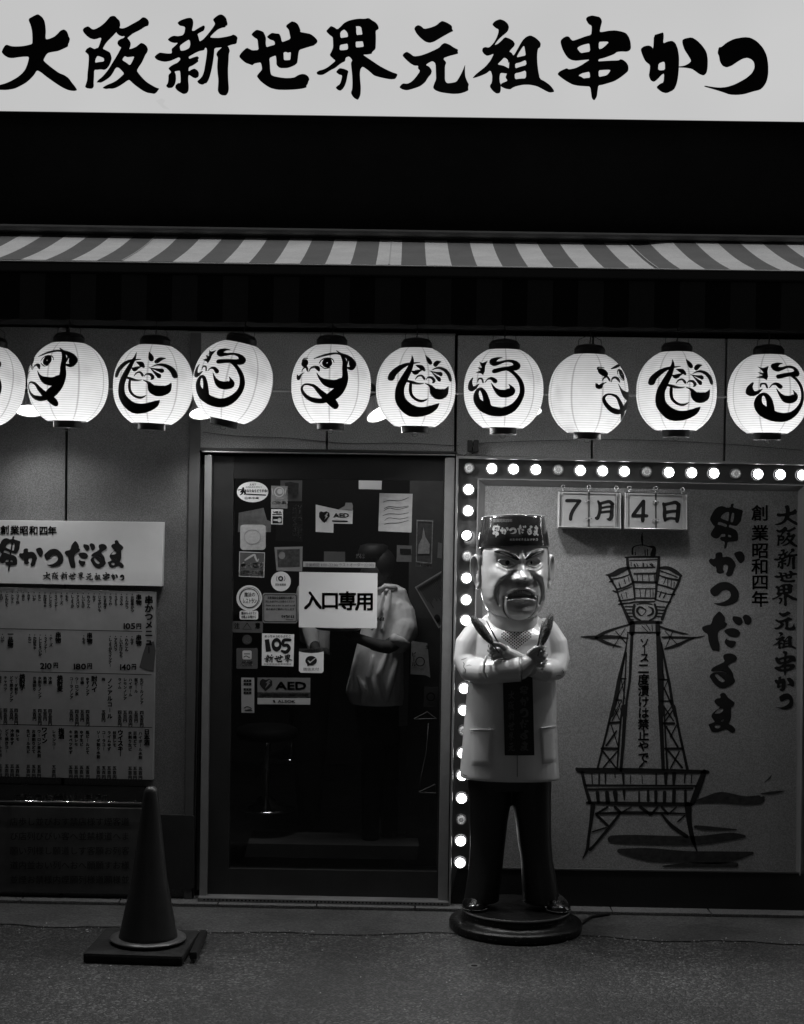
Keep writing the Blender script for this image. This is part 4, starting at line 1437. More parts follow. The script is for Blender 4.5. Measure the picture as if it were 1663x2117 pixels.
s24 = sticker([(532.5, 1401), (642, 1401.5), (641.5, 1432), (532.5, 1431.5)], mat('aed_grey', 0.13, 0.5, 0.3, var=0.1), 'wide grey AED sticker with a heart and lightning',
              [('AED', (569, 1406, 634, 1428), 0.05)], x24)
sticker([(532.5, 1432.5), (642, 1433), (642, 1442), (532.5, 1441.5)], mat('dark_band', 0.03, 0.5), 'dark band of small print below the AED sticker', [('設置場所 自動体外式除細動器 救急通報', (537, 1433.5, 638, 1441), 0.02)], inkm=m_paper_dim)
sticker([(532.5, 1443), (642, 1443.5), (641.5, 1457), (532.5, 1456)], mat('strip_grey2', 0.34, 0.5, 0.3), 'white strip reading ALSOK below the AED sticker', [('ALSOK', (574, 1446, 611, 1454), 0.035)])
# tall ticket hung inside the right of the glass and the tilted menu sheet


def x9(mb, fn):
    put_poly(mb, [(862, 1075), (896, 1076.5), (893, 1166), (860.5, 1162)], [[(863.5, 1077), (862, 1160.5), (891.5, 1163.5), (894, 1078)]], fn)
    put_poly(mb, [(876, 1090), (880, 1110), (889, 1125), (888, 1145), (864, 1145), (866, 1126), (873, 1112)], [], fn)



def x27(mb, fn):
    for i in range(17):
        x, y = 867 + i * 3.0, 1213 + i * 0 - i * 1.75
        L = random.uniform(40, 66)
        put_ribbon(mb, [(x, y, 1.1), (x + L * 0.42, y + L * 0.72, 1.1)], lambda a, b: fn(min(a, 916), b), 1, False)
    put_poly(mb, disc(904, 1279, 6.5, 9, 14), [], fn)



# ------------------------------------------------------------------ room behind the door
rm = thing('interior_room', 'dim restaurant interior seen through the entrance door', 'room', (-0.3, 0.2, 0), kind='structure')
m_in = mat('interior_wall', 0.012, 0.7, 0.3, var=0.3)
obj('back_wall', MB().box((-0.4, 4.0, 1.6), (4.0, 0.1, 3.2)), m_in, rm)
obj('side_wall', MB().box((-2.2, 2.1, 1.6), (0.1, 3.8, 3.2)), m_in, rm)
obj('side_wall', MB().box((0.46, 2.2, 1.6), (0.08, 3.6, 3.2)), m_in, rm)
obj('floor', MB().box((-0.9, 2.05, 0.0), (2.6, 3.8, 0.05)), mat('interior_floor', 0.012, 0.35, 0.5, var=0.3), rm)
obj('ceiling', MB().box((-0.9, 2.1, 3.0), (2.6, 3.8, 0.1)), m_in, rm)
obj('step', MB().slab([(512, 1744), (866, 1750), (862, 1778), (505, 1772)], 0.55, 0.3), mat('step_edge', 0.07, 0.6, 0.3, var=0.2), rm)
obj('pillar', MB().slab([(848, 985), (925, 986), (915, 1800), (838, 1800)], 0.75, 0.06), mat('interior_board', 0.05, 0.6, 0.3, var=0.3), rm)
obj('pale_curtain', MB().slab([(820, 1300), (848, 1300), (843, 1500), (816, 1502)], 0.70, 0.03), mat('curtain', 0.2, 0.8, 0.1), rm)
cl = thing('ceiling_lamp', 'lit ceiling lamp inside the restaurant', 'lamp', (-0.35, 0.24, 2.62))
obj('diffuser', MB().bevbox((0, 0, -0.03), (0.9, 0.12, 0.03), 0.01), emat('interior_lamp', 3.0, lamp=False), cl, local=True)
al = bpy.data.lights.new('ceiling_lamp_light', 'AREA')
al.shape = 'RECTANGLE'
al.size, al.size_y = 0.9, 0.12
al.energy = 9.0
ao = bpy.data.objects.new('ceiling_lamp_light', al)
COL.objects.link(ao)
ao.parent = cl
ao.location = (0, 0, -0.05)
obj('housing', MB().bevbox((0, 0, 0.015), (0.96, 0.16, 0.06), 0.01), m_alu, cl, local=True)


def poster(name, pts, y, m, label, cat, texts=(), extra=None, im=None):
    t = thing(name, label, cat, tuple(P(*pts[-1], y)))
    obj('sheet', MB().slab(pts, y, 0.004), m, t)
    mb = MB()
    for s_, rc in texts:
        if rc[0] == 'col':
            put_col(mb, s_, rc[1], rc[2], rc[3], on(y - 0.003), 0.03)
        else:
            put_row(mb, s_, rc, on(y - 0.003), 0.02)
    if extra:
        extra(mb, on(y - 0.003))
    if mb.v:
        obj('print', mb, im or ink, t)
    return t


poster('wall_poster', [(580, 993), (625, 993), (624, 1036), (580, 1036)], 0.30, m_paper_grey, 'grey poster behind the upper left of the door glass', 'poster', (),
       lambda mb, fn: (put_poly(mb, [(589, 998), (600, 996), (618, 999), (617, 1021), (606, 1023), (601, 1012), (590, 1010)], [], fn),), mat('photo_dark', 0.05))
poster('dip_notice', [(572, 1040), (625, 1040), (625, 1120), (570, 1118)], 0.30, m_black, 'black notice with two columns of white writing inside the door', 'notice',
       [('ご遠慮ください', ('col', 609, 1043, 9.5)), ('ソース二度漬け', ('col', 620, 1043, 10))], None, mat('pale_print', 0.5))
poster('pale_card', [(742, 993), (790, 994), (789, 1012), (742, 1011)], 0.6, mat('card_pale', 0.5), 'blank pale card high inside the door glass', 'card')  # plain even tone of the card
poster('small_notice', [(821, 1127), (852, 1128), (851, 1162), (820, 1161)], 0.6, m_paper_grey, 'small framed notice with a dark band on the inner wall', 'notice', (),
       lambda mb, fn: (put_poly(mb, [(827, 1134), (850, 1135), (850, 1145), (827, 1144)], [], fn),))
poster('grey_box', [(670, 1140), (714, 1141), (714, 1164), (670, 1163)], 0.8, mat('box_grey', 0.11, var=0.2), 'plain grey box on the shelf above the entrance plate', 'box')
poster('menu_card', [(851, 1325), (884, 1330), (890, 1401), (880, 1396), (849, 1394)], 0.5, mat('menu_card', 0.4, var=0.2, vscale=50), 'pale menu card with a round mark clipped on the inner wall', 'menu card',
       [('ビール', ('col', 856, 1348, 10)), ('生', ('col', 884, 1334, 8))], lambda mb, fn: ringfn(869, 1368, 9, 2, mb, fn, 18))
poster('shelf_card', [(494, 1060), (545, 1050), (552, 1075), (560, 1078), (560, 1100), (492, 1100)], 0.42, mat('shelf_card', 0.3, 0.6, var=0.3, vscale=30), 'crumpled pale paper behind the payment stickers', 'paper')
poster('dark_poster', [(878, 1420), (906, 1421), (903, 1462), (876, 1462)], 0.5, mat('dark_poster', 0.06, var=0.3), 'dark round-faced poster low on the inner wall', 'poster', (), lambda mb, fn: ringfn(891, 1441, 8, 3, mb, fn, 18))
poster('long_ticket', [(861, 1073), (898, 1074), (894.5, 1176), (859, 1171)], 0.5, mat('ticket_grey', 0.10, 0.5, var=0.4, vscale=50), 'tall framed ticket with a pale flame-shaped picture on the inner wall', 'ticket',
       [('780円', (868, 1163, 890, 1171))], x9, mat('ticket_pale', 0.45, 0.6, var=0.3, vscale=80))
tm_ = poster('tilted_menu', [(858, 1214), (916, 1179), (914, 1296), (907, 1299)], 0.5, mat('tilted_menu', 0.2, 0.5, 0.3, var=0.1), 'tilted laminated menu with a pale frame on the inner wall', 'menu', (), x27)
obj('pale_frame', MB().slab([(858, 1214), (916, 1179), (916, 1182), (861, 1215), (908, 1295), (914, 1291), (914, 1296), (907, 1299)], 0.494, 0.003), mat('pale_edge', 0.5, 0.5), tm_)
poster('card_edge', [(906, 1121), (917, 1124), (916, 1155), (904.5, 1153)], 0.5, m_paper_grey, 'edge of a pale card by the right jamb of the door', 'card')
# folded stand and cord right of the door
cd = thing('pull_cable', 'thin pale cord hanging from a small bracket inside the door', 'cord', tuple(P(880, 1500, 0.5)))
obj('cord', MB().tube([P(a, b, 0.5) for a, b in ((886, 1496), (884, 1530), (881, 1560), (872, 1600), (866, 1636))], 0.0025, 6), m_paper_grey, cd, smooth=True)
obj('bracket', MB().tube([P(a, b, 0.5) for a, b in ((857, 1486), (884, 1472), (903, 1486), (857, 1487))], 0.003, 6), m_paper_grey, cd)
obj('bracket', MB().tube([P(a, b, 0.5) for a, b in ((866, 1638), (900, 1622), (902, 1640), (868, 1639))], 0.003, 6), m_paper_grey, cd)

# stools inside
m_chrome = mat('stool_chrome', 0.5, 0.12, 0.6, metal=1.0)
m_seat = mat('stool_seat', 0.006, 0.7, 0.1)
c1 = P(549, 1686, 0.8)


def stool(loc, label, h):
    t = thing('round_stool', label, 'stool', tuple(loc), 'round stools inside the door')
    obj('base_plate', MB().lathe([(0.15, 0.0), (0.15, 0.004), (0.13, 0.014), (0.06, 0.03), (0.035, 0.06)], seg=40), m_chrome, t, local=True, smooth=True)
    obj('column', MB().lathe([(0.022, 0.05), (0.022, h - 0.05), (0.03, h - 0.03)], seg=20), m_chrome, t, local=True, smooth=True)
    obj('seat', MB().lathe([(0.02, h - 0.03), (0.15, h - 0.02), (0.16, h), (0.155, h + 0.03), (0.12, h + 0.045), (0.02, h + 0.05)], seg=36), m_seat, t, local=True, smooth=True)
    return t


stool((c1.x, 0.8, 0.29), 'chrome-footed stool standing nearer the door glass', 0.38)
c2 = P(602, 1612, 1.5)
stool((c2.x, 1.5, 0.45), 'chrome-footed stool standing farther inside', 0.3)

# staff member seen through the glass
PY = 0.75
ps = thing('person', 'staff member in a pale work shirt and dark cap carrying a tray inside', 'person', tuple(P(790, 1800, PY)))
D8 = FPX / (PY + 7.333)


def q(px, py, d=0.0):
    return P(px, py, PY - d)


def rad(px):
    return px / D8


m_shirt = mat('work_shirt', 0.8, 0.85, 0.1, var=0.12, vscale=14, bump=0.9, bscale=9)
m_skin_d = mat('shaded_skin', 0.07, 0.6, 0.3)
m_hair = mat('dark_hair', 0.012, 0.6, 0.3)
m_trou = mat('dark_trousers', 0.006, 0.8, 0.1)
skin = MB()
skin.ball(q(778, 1177), (rad(26), rad(31), rad(34)), 24, 18)
skin.capsule([q(786, 1190), q(798, 1222)], [rad(17), rad(19)])
skin.capsule([q(752, 1178, .01), q(748, 1182, .01)], [rad(5), rad(4)], 8)
skin.capsule([q(835, 1318, .13), q(800, 1338, .2), q(775, 1333, .21)], [rad(17), rad(15), rad(13)])
skin.capsule([q(790, 1337, .21), q(752, 1324, .22), q(736, 1318, .22)], [rad(13), rad(11), rad(10)])
for i in range(4):
    skin.capsule([q(738, 1312 + i * 4, .20 + i * .012), q(722, 1308 + i * 4, .20 + i * .012), q(712, 1305 + i * 3, .19 + i * .012)], [rad(4), rad(3.4), rad(3)], 8)
skin.capsule([q(740, 1312, .22), q(728, 1302, .22)], [rad(4.5), rad(3.5)], 8)
skin.capsule([q(806, 1450), q(806, 1470)], [rad(20), rad(20)])
remeshed('body', skin, m_skin_d, ps, 0.006, 3)
sh_ = MB()


def ring(cx, cy, rx, ry, n=28, dy=0.0):
    return [q(cx, cy) + Vector((rad(rx) * math.cos(2 * math.pi * i / n) * (1 + 0.03 * math.sin(i * 3 + cy)), rad(ry) * math.sin(2 * math.pi * i / n) + dy, 0)) for i in range(n)]


sh_.loft([ring(803, 1208, 17, 18), ring(806, 1218, 34, 30), ring(806, 1245, 42, 44), ring(797, 1290, 47, 48), ring(788, 1340, 52, 50), ring(782, 1390, 58, 52), ring(778, 1430, 62, 54), ring(782, 1455, 56, 52)])
sh_.capsule([q(818, 1236, .02), q(833, 1270, .06), q(840, 1306, .10)], [rad(22), rad(27), rad(25)])
sh_.capsule([q(838, 1300, .11), q(826, 1330, .14)], [rad(25), rad(21)])
for fold in ([(792, 1228, .105), (784, 1262, .125), (770, 1300, .135)], [(806, 1222, .09), (800, 1262, .12), (792, 1300, .13)], [(826, 1248, .10), (822, 1290, .12), (812, 1330, .135)],
             [(740, 1400, .125), (752, 1430, .13), (748, 1452, .12)], [(770, 1360, .125), (762, 1400, .135), (770, 1445, .13)], [(800, 1350, .12), (784, 1395, .135), (794, 1440, .13)], [(822, 1365, .10), (812, 1400, .12), (800, 1448, .125)]):
    sh_.capsule([q(*p) for p in fold], [rad(4), rad(6.5), rad(4)], 8)
remeshed('shirt', sh_, m_shirt, ps, 0.006, 2)
obj('collar', MB().tube([q(782, 1224, .06), q(797, 1212, .10), q(815, 1214, .07), q(824, 1222, .0)], [rad(5), rad(6), rad(6), rad(4)], 8), m_shirt, ps, smooth=True)
obj('sleeve_cuff', MB().tube([q(812, 1318, .29), q(828, 1327, .26), q(842, 1336, .2)], [rad(9), rad(11), rad(9)], 10), m_shirt, ps, smooth=True)
hr_ = MB()
hr_.ball(q(790, 1166), (rad(29), rad(33), rad(34)), 22, 14)
obj('hair', hr_, m_hair, ps, smooth=True)
cp = MB()
cp.loft([ring(771, 1153, 31, 34), ring(772, 1140, 31, 34), ring(774, 1128, 28, 31), ring(776, 1124, 18, 22)])
obj('cap', cp, m_hair, ps, smooth=True)
mb_ = MB()
put_row(mb_, 'だるま', (736, 1144, 755, 1155), on(PY - 0.14), 0.03)
obj('cap_print', mb_, mat('pale_print', 0.5), ps)
mb_ = MB()
x = 779
for c in ('だ2', 'る2', 'ま2'):
    put_glyph(mb_, c, (x, 1276, x + 5, 1284), on(PY - 0.165)); x += 5.5
obj('chest_print', mb_, ink, ps)
# trousers and shoes
tr = MB()
tr.loft([ring(782, 1448, 50, 46), ring(784, 1500, 46, 42), ring(786, 1540, 42, 38)])
tr.capsule([q(772, 1530, .05), q(768, 1640, .05), q(766, 1740, .05)], [rad(26), rad(21), rad(17)])
tr.capsule([q(800, 1530, -.03), q(804, 1640, -.03), q(806, 1735, -.03)], [rad(26), rad(21), rad(17)])
remeshed('trousers', tr, m_trou, ps, 0.01, 2)
obj('shoe', MB().ball(q(758, 1762, .05), (rad(28), rad(13), rad(10)), 16, 10), m_black, ps, smooth=True)
obj('shoe', MB().ball(q(798, 1757, -.03), (rad(28), rad(13), rad(10)), 16, 10), m_black, ps, smooth=True)
ty = thing('serving_tray', 'pale rimmed tray held in the hands of the staff member', 'tray', tuple(q(700, 1302, .22)))
obj('tray_plate', MB().lathe([(0.005, 0.0), (0.10, 0.0), (0.125, 0.014), (0.128, 0.016), (0.124, 0.012)], (0, 0, 0), 36, cap=False), mat('tray', 0.3, 0.35, 0.5), ty, local=True, smooth=True)

# a second pale sleeve glimpsed left of the plate: another guest's arm
gs = thing('person', 'second figure hidden behind the 入口専用 plate, only a pale sleeve in view', 'person', tuple(P(640, 1700, 1.1)))
gm = MB()
gm.capsule([P(630, 1222, 1.1), P(632, 1262, 1.1), P(640, 1300, 1.08), P(648, 1335, 1.05)], [0.045, 0.055, 0.045, 0.036])
gm.capsule([P(650, 1262, 1.17), P(652, 1340, 1.2)], [0.09, 0.08])
remeshed('shirt', gm, m_shirt, gs, 0.01, 3)
gm = MB()
gm.ball(P(668, 1232, 1.15), (0.065, 0.085, 0.10), 18, 12)
gm.capsule([P(664, 1240, 1.15), P(655, 1268, 1.15)], [0.04, 0.045])
gm.capsule([P(648, 1330, 1.05), P(656, 1348, 1.0), P(664, 1345, .96)], [0.03, 0.026, 0.02])
for i in range(4):
    gm.capsule([P(664, 1342 + 3 * i, .96), P(674, 1341 + 3 * i, .94), P(680, 1344 + 3 * i, .94)], [0.009, 0.008, 0.007], 8)
remeshed('body', gm, m_skin_d, gs, 0.006, 3)
obj('hair', MB().ball(P(670, 1228, 1.15), (0.072, 0.09, 0.105), 20, 14), m_hair, gs, smooth=True)
gm = MB()
gm.capsule([P(640, 1370, 1.2), P(640, 1560, 1.2), P(640, 1690, 1.2)], [0.13, 0.09, 0.06])
obj('trousers', gm, m_trou, gs, smooth=True)

# ------------------------------------------------------------------ left: shop name board, menu board, lower notices
nb = thing('name_board', 'white board with the shop name in black brush writing', 'sign', tuple(P(150, 1200, -0.03)))
BY = -0.03
obj('board', MB().slab([(-160, 1073.5), (338.5, 1079.5), (335.5, 1212), (-163, 1203)], BY, 0.045), mat('board_white', 0.58, 0.5, 0.35, var=0.05, vscale=8), nb, bevel=0.002)
mb_ = MB()
z8 = zoomed(0, 1070, 6.159, on(BY - 0.002))
for c, r in (('串2', (-20, 235, 262, 685)), ('か2', (240, 380, 550, 625)), ('つ2', (565, 395, 808, 630)), ('だ2', (825, 295, 1210, 650)), ('る2', (1150, 335, 1365, 650)), ('ま2', (1370, 285, 1580, 645))):
    g1 = MB(); put_glyph(g1, c, r, z8); obj('character', g1, ink, nb)
for c, r in zip(SLOGAN, ((540, 690, 650, 790), (657, 695, 752, 790), (762, 692, 862, 792), (870, 700, 972, 790), (985, 695, 1077, 800), (1088, 705, 1185, 800), (1192, 705, 1290, 800), (1302, 695, 1400, 805), (1412, 715, 1502, 795), (1512, 725, 1585, 800))):
    put_glyph(mb_, c, r, z8)
for i, c in enumerate('創業昭和四年'):
    x0 = (8, 135, 250, 375, 500, 612)[i]
    put_char(mb_, c, (x0 - 5, 97 + i * 2, x0 + 112, 217 + i * 2), z8, 0.035)
obj('small_lettering', mb_, ink, nb)

mn = thing('menu_board', 'grey menu board with columns of writing under the white name board', 'menu board', tuple(P(160, 1600, -0.02)))
MY = -0.02
obj('board', MB().slab([(-163, 1208), (322, 1224), (316, 1613), (-168, 1602)], MY, 0.04), mat('menu_paper', 0.23, 0.55, 0.3, var=0.12, vscale=5), mn, bevel=0.002)
zm = zoomed(0, 1050, 3.588, on(MY - 0.002))
rl_ = MB()
for a, b in (((-300, 890), (1055, 917)), ((-300, 1205), (1125, 1238)), ((-300, 1600), (1130, 1630))):
    put_ribbon(rl_, [(a[0], a[1], 5), (b[0], b[1], 5)], zm, 1, False)
obj('ruled_line', rl_, ink_soft, mn)
def heading(s_, x, y, p_=40, sz=44, row=None):
    h_ = MB()
    if row:
        put_row(h_, s_, row, zm, 0.03)
    else:
        put_col(h_, s_, x, y, p_, zm, 0.05, sz)
    obj('heading', h_, ink, mn)


def price(s_, r_, r2):
    h_ = MB()
    put_row(h_, s_, r_, zm, 0.03)
    put_char(h_, '円', r2, zm, 0.05)
    obj('price', h_, ink, mn)


heading('串かつ', 1105, 650, 62, 66)
heading('メニュー', 1105, 838, 62, 60)
for s_, x, y in (('串物', 1030, 640), ('串物', 1030, 940), ('串物', 665, 925), ('串物', 432, 920), ('一品物', 78, 915), ('酎ハイ', 700, 1245), ('焼酎麦', 445, 1240), ('焼酎芋', 165, 1230), ('日本酒', 1090, 1640), ('ウイスキー', 893, 1645), ('ワイン', 330, 1625), ('梅酒', 455, 1632)):
    heading(s_, x, y)
price('105', (915, 845, 1005, 905), (1010, 855, 1050, 900))
price('140', (890, 1150, 970, 1210), (975, 1155, 1012, 1200))
price('180', (545, 1145, 640, 1205), (645, 1150, 685, 1195))
price('210', (295, 1140, 385, 1203), (395, 1145, 433, 1190))
items = MB()
random.seed(5)
words = ['元祖串かつ', 'とんかつ', 'ささみ', 'うずら', 'ちくわ', 'たまねぎ', 'じゃがいも', 'なす', 'れんこん', 'しいたけ', 'アスパラ', 'しょうが', 'もち', 'チーズ', 'うインナー', 'ししとう', 'かぼちゃ', 'たこ', 'いか', 'きす', 'あじ', 'つくね', 'トマト', 'にんにく', 'えび', 'ほたて', '豚ヒレ', 'こんにゃく']
words2 = ['生ビール', '瓶ビール', 'ハイボール', 'レモン', 'ライム', '梅', 'ゆず', '巨峰', 'ウーロン茶', 'コーラ', '冷酒', '熱燗', '水割り', 'お湯割り', 'ソーダ割り', 'どて焼き', 'キャベツ', '枝豆']
prep(''.join(words + words2) + '四五百円十三二六八・ノンアルコール', 0.05)
x = 982
i = 0
while x > -420:
    put_col(items, '・' + words[i % len(words)], x, 612 + x * 0.018, 24, zm, 0.05, 26)
    x -= 40.5; i += 1
for x in (980, 940, 898, 858, 818, 622, 378, 338, 298, 258, 220, 18, -20, -60, -100, -180, -220):
    put_col(items, '・' + words[i % len(words)] + (words[(i + 3) % len(words)] if x in (898, 818, 298) else ''), x, 925 + x * 0.018, 24, zm, 0.05, 27); i += 1
i = 0
for x in (1052, 1010, 968, 928, 888, 768, 650, 610, 570, 530, 372, 334, 295, 256, 120, 85, 40, 0, -40, -120, -160, -200):
    put_col(items, words2[i % len(words2)] + ('ノンア' if i % 3 == 0 else ''), x, 1245 + x * 0.018, 28, zm, 0.05, 27)
    put_col(items, '四五百円'[i % 2:], x, 1485 + x * 0.018, 30, zm, 0.05, 30); i += 1
put_col(items, 'ノンアルコール', 815, 1262, 44, zm, 0.05, 40)
for x in (1042, 1002, 965, 850, 810, 770, 730, 650, 605, 565, 525, 400, 290, 250, 210, 130, 90, 50, 0, -40, -80, -160, -200):
    put_col(items, words2[(i * 5) % len(words2)] + words2[(i * 3) % len(words2)][:2], x, 1640 + x * 0.018, 30, zm, 0.05, 28)
    put_col(items, '五百円', x, 1900 + x * 0.018, 34, zm, 0.05, 30); i += 1
obj('menu_items', items, ink_soft, mn, kind='stuff')

# tilted mark of worn paper at the right margin of the menu
obj('worn_patch', MB().add([P(*p, MY - 0.001) for p in ((303, 1330), (318, 1326), (322, 1345), (318, 1388), (300, 1385), (288, 1380), (296, 1350))], [tuple(range(7))[::-1]]), mat('worn_patch', 0.05, 0.7), mn)

ln = thing('lower_notice', 'dark notice board with faint writing behind the traffic cone', 'notice board', tuple(P(150, 1850, -0.03)))
obj('board', MB().slab([(-170, 1664), (292, 1672), (287, 1850), (-174, 1842)], -0.03, 0.04), mat('notice_dark', 0.05, 0.6, 0.3, var=0.4, vscale=4), ln, bevel=0.002)
random.seed(9)
for r_ in range(5):
    t_ = MB()
    put_row(t_, ''.join(random.choice('お客様へ並び願いします歩道列店内禁煙') for _ in range(14)), (20, 1690 + r_ * 30, 268, 1708 + r_ * 30), on(-0.0325), 0.0)
    obj('print', t_, ink, ln)
pb = thing('please_panel', 'black panel asking for cooperation, pale writing cut by the bar', 'notice', tuple(P(150, 1655, -0.02)))
obj('board', MB().slab([(-170, 1618), (300, 1628), (299, 1668), (-171, 1659)], -0.015, 0.03), m_black, pb)
t_ = MB()
put_row(t_, 'ご協力お願いします!!', (28, 1641, 222, 1659), on(-0.0175), 0.02)
obj('print', t_, mat('dim_white', 0.3), pb)
bar = thing('wall_bar', 'thin polished bar running across the lower left wall', 'bar', tuple(P(150, 1657, -0.05)))
obj('rod', MB().tube([P(-170, 1652, -0.06), P(8, 1656.5, -0.06), P(292, 1660.5, -0.06)], 0.0042, 10), m_chrome, bar, smooth=True)
for px in (20, 280):
    obj('bracket', MB().tube([P(px, 1657, -0.06), P(px, 1657, 0.02)], 0.005, 8), m_alu_dk, bar, smooth=True)
sb = thing('meter_box', 'dark flat cabinet door on the wall right of the cone', 'cabinet', tuple(P(350, 1840, -0.01)))
obj('cabinet_door', MB().slab(rrect(300, 1684, 402, 1836, 6, 0.02), -0.01, 0.03), mat('cabinet_dark', 0.02, 0.5, 0.4, var=0.3), sb, bevel=0.003)

# ------------------------------------------------------------------ traffic cone
cc = G(306, 1967)
cn = thing('traffic_cone', 'dark traffic cone on a black weight before the left notice board', 'traffic cone', (cc.x, cc.y, 0))
m_cone = mat('cone_plastic', 0.026, 0.42, 0.5, var=0.25, vscale=8, bump=0.1, bscale=12)
Dc = FPX / (cc.y - CAM.y)
rc = lambda px: px / Dc
ztip = P(315, 1626, cc.y).z
obj('cone_body', MB().lathe([(rc(61), 0.055), (rc(59), 0.075), (rc(36), ztip * 0.45), (rc(16.5), ztip * 0.93), (rc(14.5), ztip * 0.968), (rc(12), ztip * 0.985), (rc(7), ztip * 0.998), (rc(1), ztip)], seg=56), m_cone, cn, local=True, smooth=True)
obj('flange', MB().lathe([(rc(60), 0.052), (rc(76), 0.05), (rc(78.5), 0.054), (rc(77.5), 0.060), (rc(61), 0.062)], seg=56), mat('flange_plastic', 0.10, 0.3, 0.5), cn, local=True, smooth=True)
wb = MB()
wb.bevbox((-0.02, 0, 0.021), (0.40, 0.40, 0.04), 0.012)
ob_ = obj('weight', wb, mat('rubber_weight', 0.02, 0.75, 0.2, var=0.4, vscale=20, bump=0.3, bscale=40), cn, local=True)
ob_.rotation_euler = (0, 0, math.radians(-3))
hb = MB()
hb.bevbox((0.205, 0.01, 0.03), (0.03, 0.34, 0.03), 0.006)
obj('grip', hb, m_black, cn, local=True)

# ------------------------------------------------------------------ bulb-framed board
bd = thing('marquee_board', 'large grey picture board framed by a row of round bulbs', 'illuminated board', tuple(P(1320, 1890, 0.0)))
QY = 0.022
m_panel = mat('board_white_panel', 0.25, 0.5, 0.35, var=0.08, vscale=3, speck=0.26, sscale=210)
obj('picture_panel', MB().slab([(1000, 1000), (1662, 1014), (1652, 1806), (984, 1796)], QY, 0.03), m_panel, bd)
m_ch = mat('bulb_channel', 0.07, 0.35, 0.5, var=0.1, vscale=6)
m_in2 = mat('inner_bevel', 0.16, 0.35, 0.5)
# channel that carries the bulbs
obj('bulb_channel', MB().slab([(949, 948), (1745, 963), (1742, 1002.5), (989, 989)], 0.012, 0.03), m_ch, bd)
obj('bulb_channel', MB().slab([(949, 948), (989, 989), (971, 1800), (933, 1860)], 0.012, 0.03), m_ch, bd)
obj('bulb_channel', MB().slab([(1664, 1001), (1704, 962), (1690, 1880), (1656, 1810)], 0.012, 0.03), m_ch, bd)
# outer aluminium edge
obj('outer_edge', MB().slab([(944, 942), (1745, 958.5), (1745, 963), (948.5, 947.5)], -0.035, 0.08), m_alu, bd, bevel=0.0015)
obj('outer_edge', MB().slab([(944, 942), (948.5, 947.5), (932, 1880), (928, 1880)], -0.035, 0.08), m_alu, bd, bevel=0.0015)
obj('outer_edge', MB().slab([(1702, 957), (1707, 957), (1694, 1900), (1689, 1900)], -0.035, 0.08), m_alu, bd, bevel=0.0015)
# inner bright edge and sloping inner frame
obj('inner_edge', MB().slab([(988, 989), (1666, 1002), (1666, 1004), (990, 991)], -0.002, 0.03), m_steel, bd)
obj('inner_edge', MB().slab([(988, 989), (990.5, 991), (973, 1800), (970.5, 1800)], -0.002, 0.03), m_steel, bd)
obj('inner_edge', MB().slab([(1664, 1002), (1666, 1002), (1656, 1810), (1654, 1810)], -0.002, 0.03), m_steel, bd)
fr = MB()
for A, B, C_, D_ in (((990, 991), (1664, 1004), (1650, 1016), (1003, 1003.5)), ((990, 991), (1003, 1003.5), (986, 1796), (973, 1800)), ((1664, 1004), (1654, 1810), (1646, 1800), (1650, 1016))):
    fr.add([P(*A, -0.0005), P(*B, -0.0005 if B[0] > 1600 and A[0] < 1600 else (QY - 0.002 if B[0] != 1654 else -0.0005)), P(*C_, QY - 0.002), P(*D_, QY - 0.002 if D_[0] not in (973,) else -0.0005)], [(0, 3, 2, 1)])
obj('inner_frame', fr, m_in2, bd)
obj('plinth', MB().slab([(945, 1797), (1690, 1808), (1684, 1899), (926, 1886)], 0.005, 0.1), m_plinth, bd)
obj('plinth_trim', MB().slab([(985, 1794), (1656, 1804), (1656, 1806.5), (985, 1796.5)], 0.0, 0.06), mat('thin_trim2', 0.06, 0.4, 0.4), bd)
obj('ground_rail', MB().slab([(1195, 1893), (1690, 1900), (1690, 1905), (1195, 1898)], -0.03, 0.05), m_alu_dk, bd)

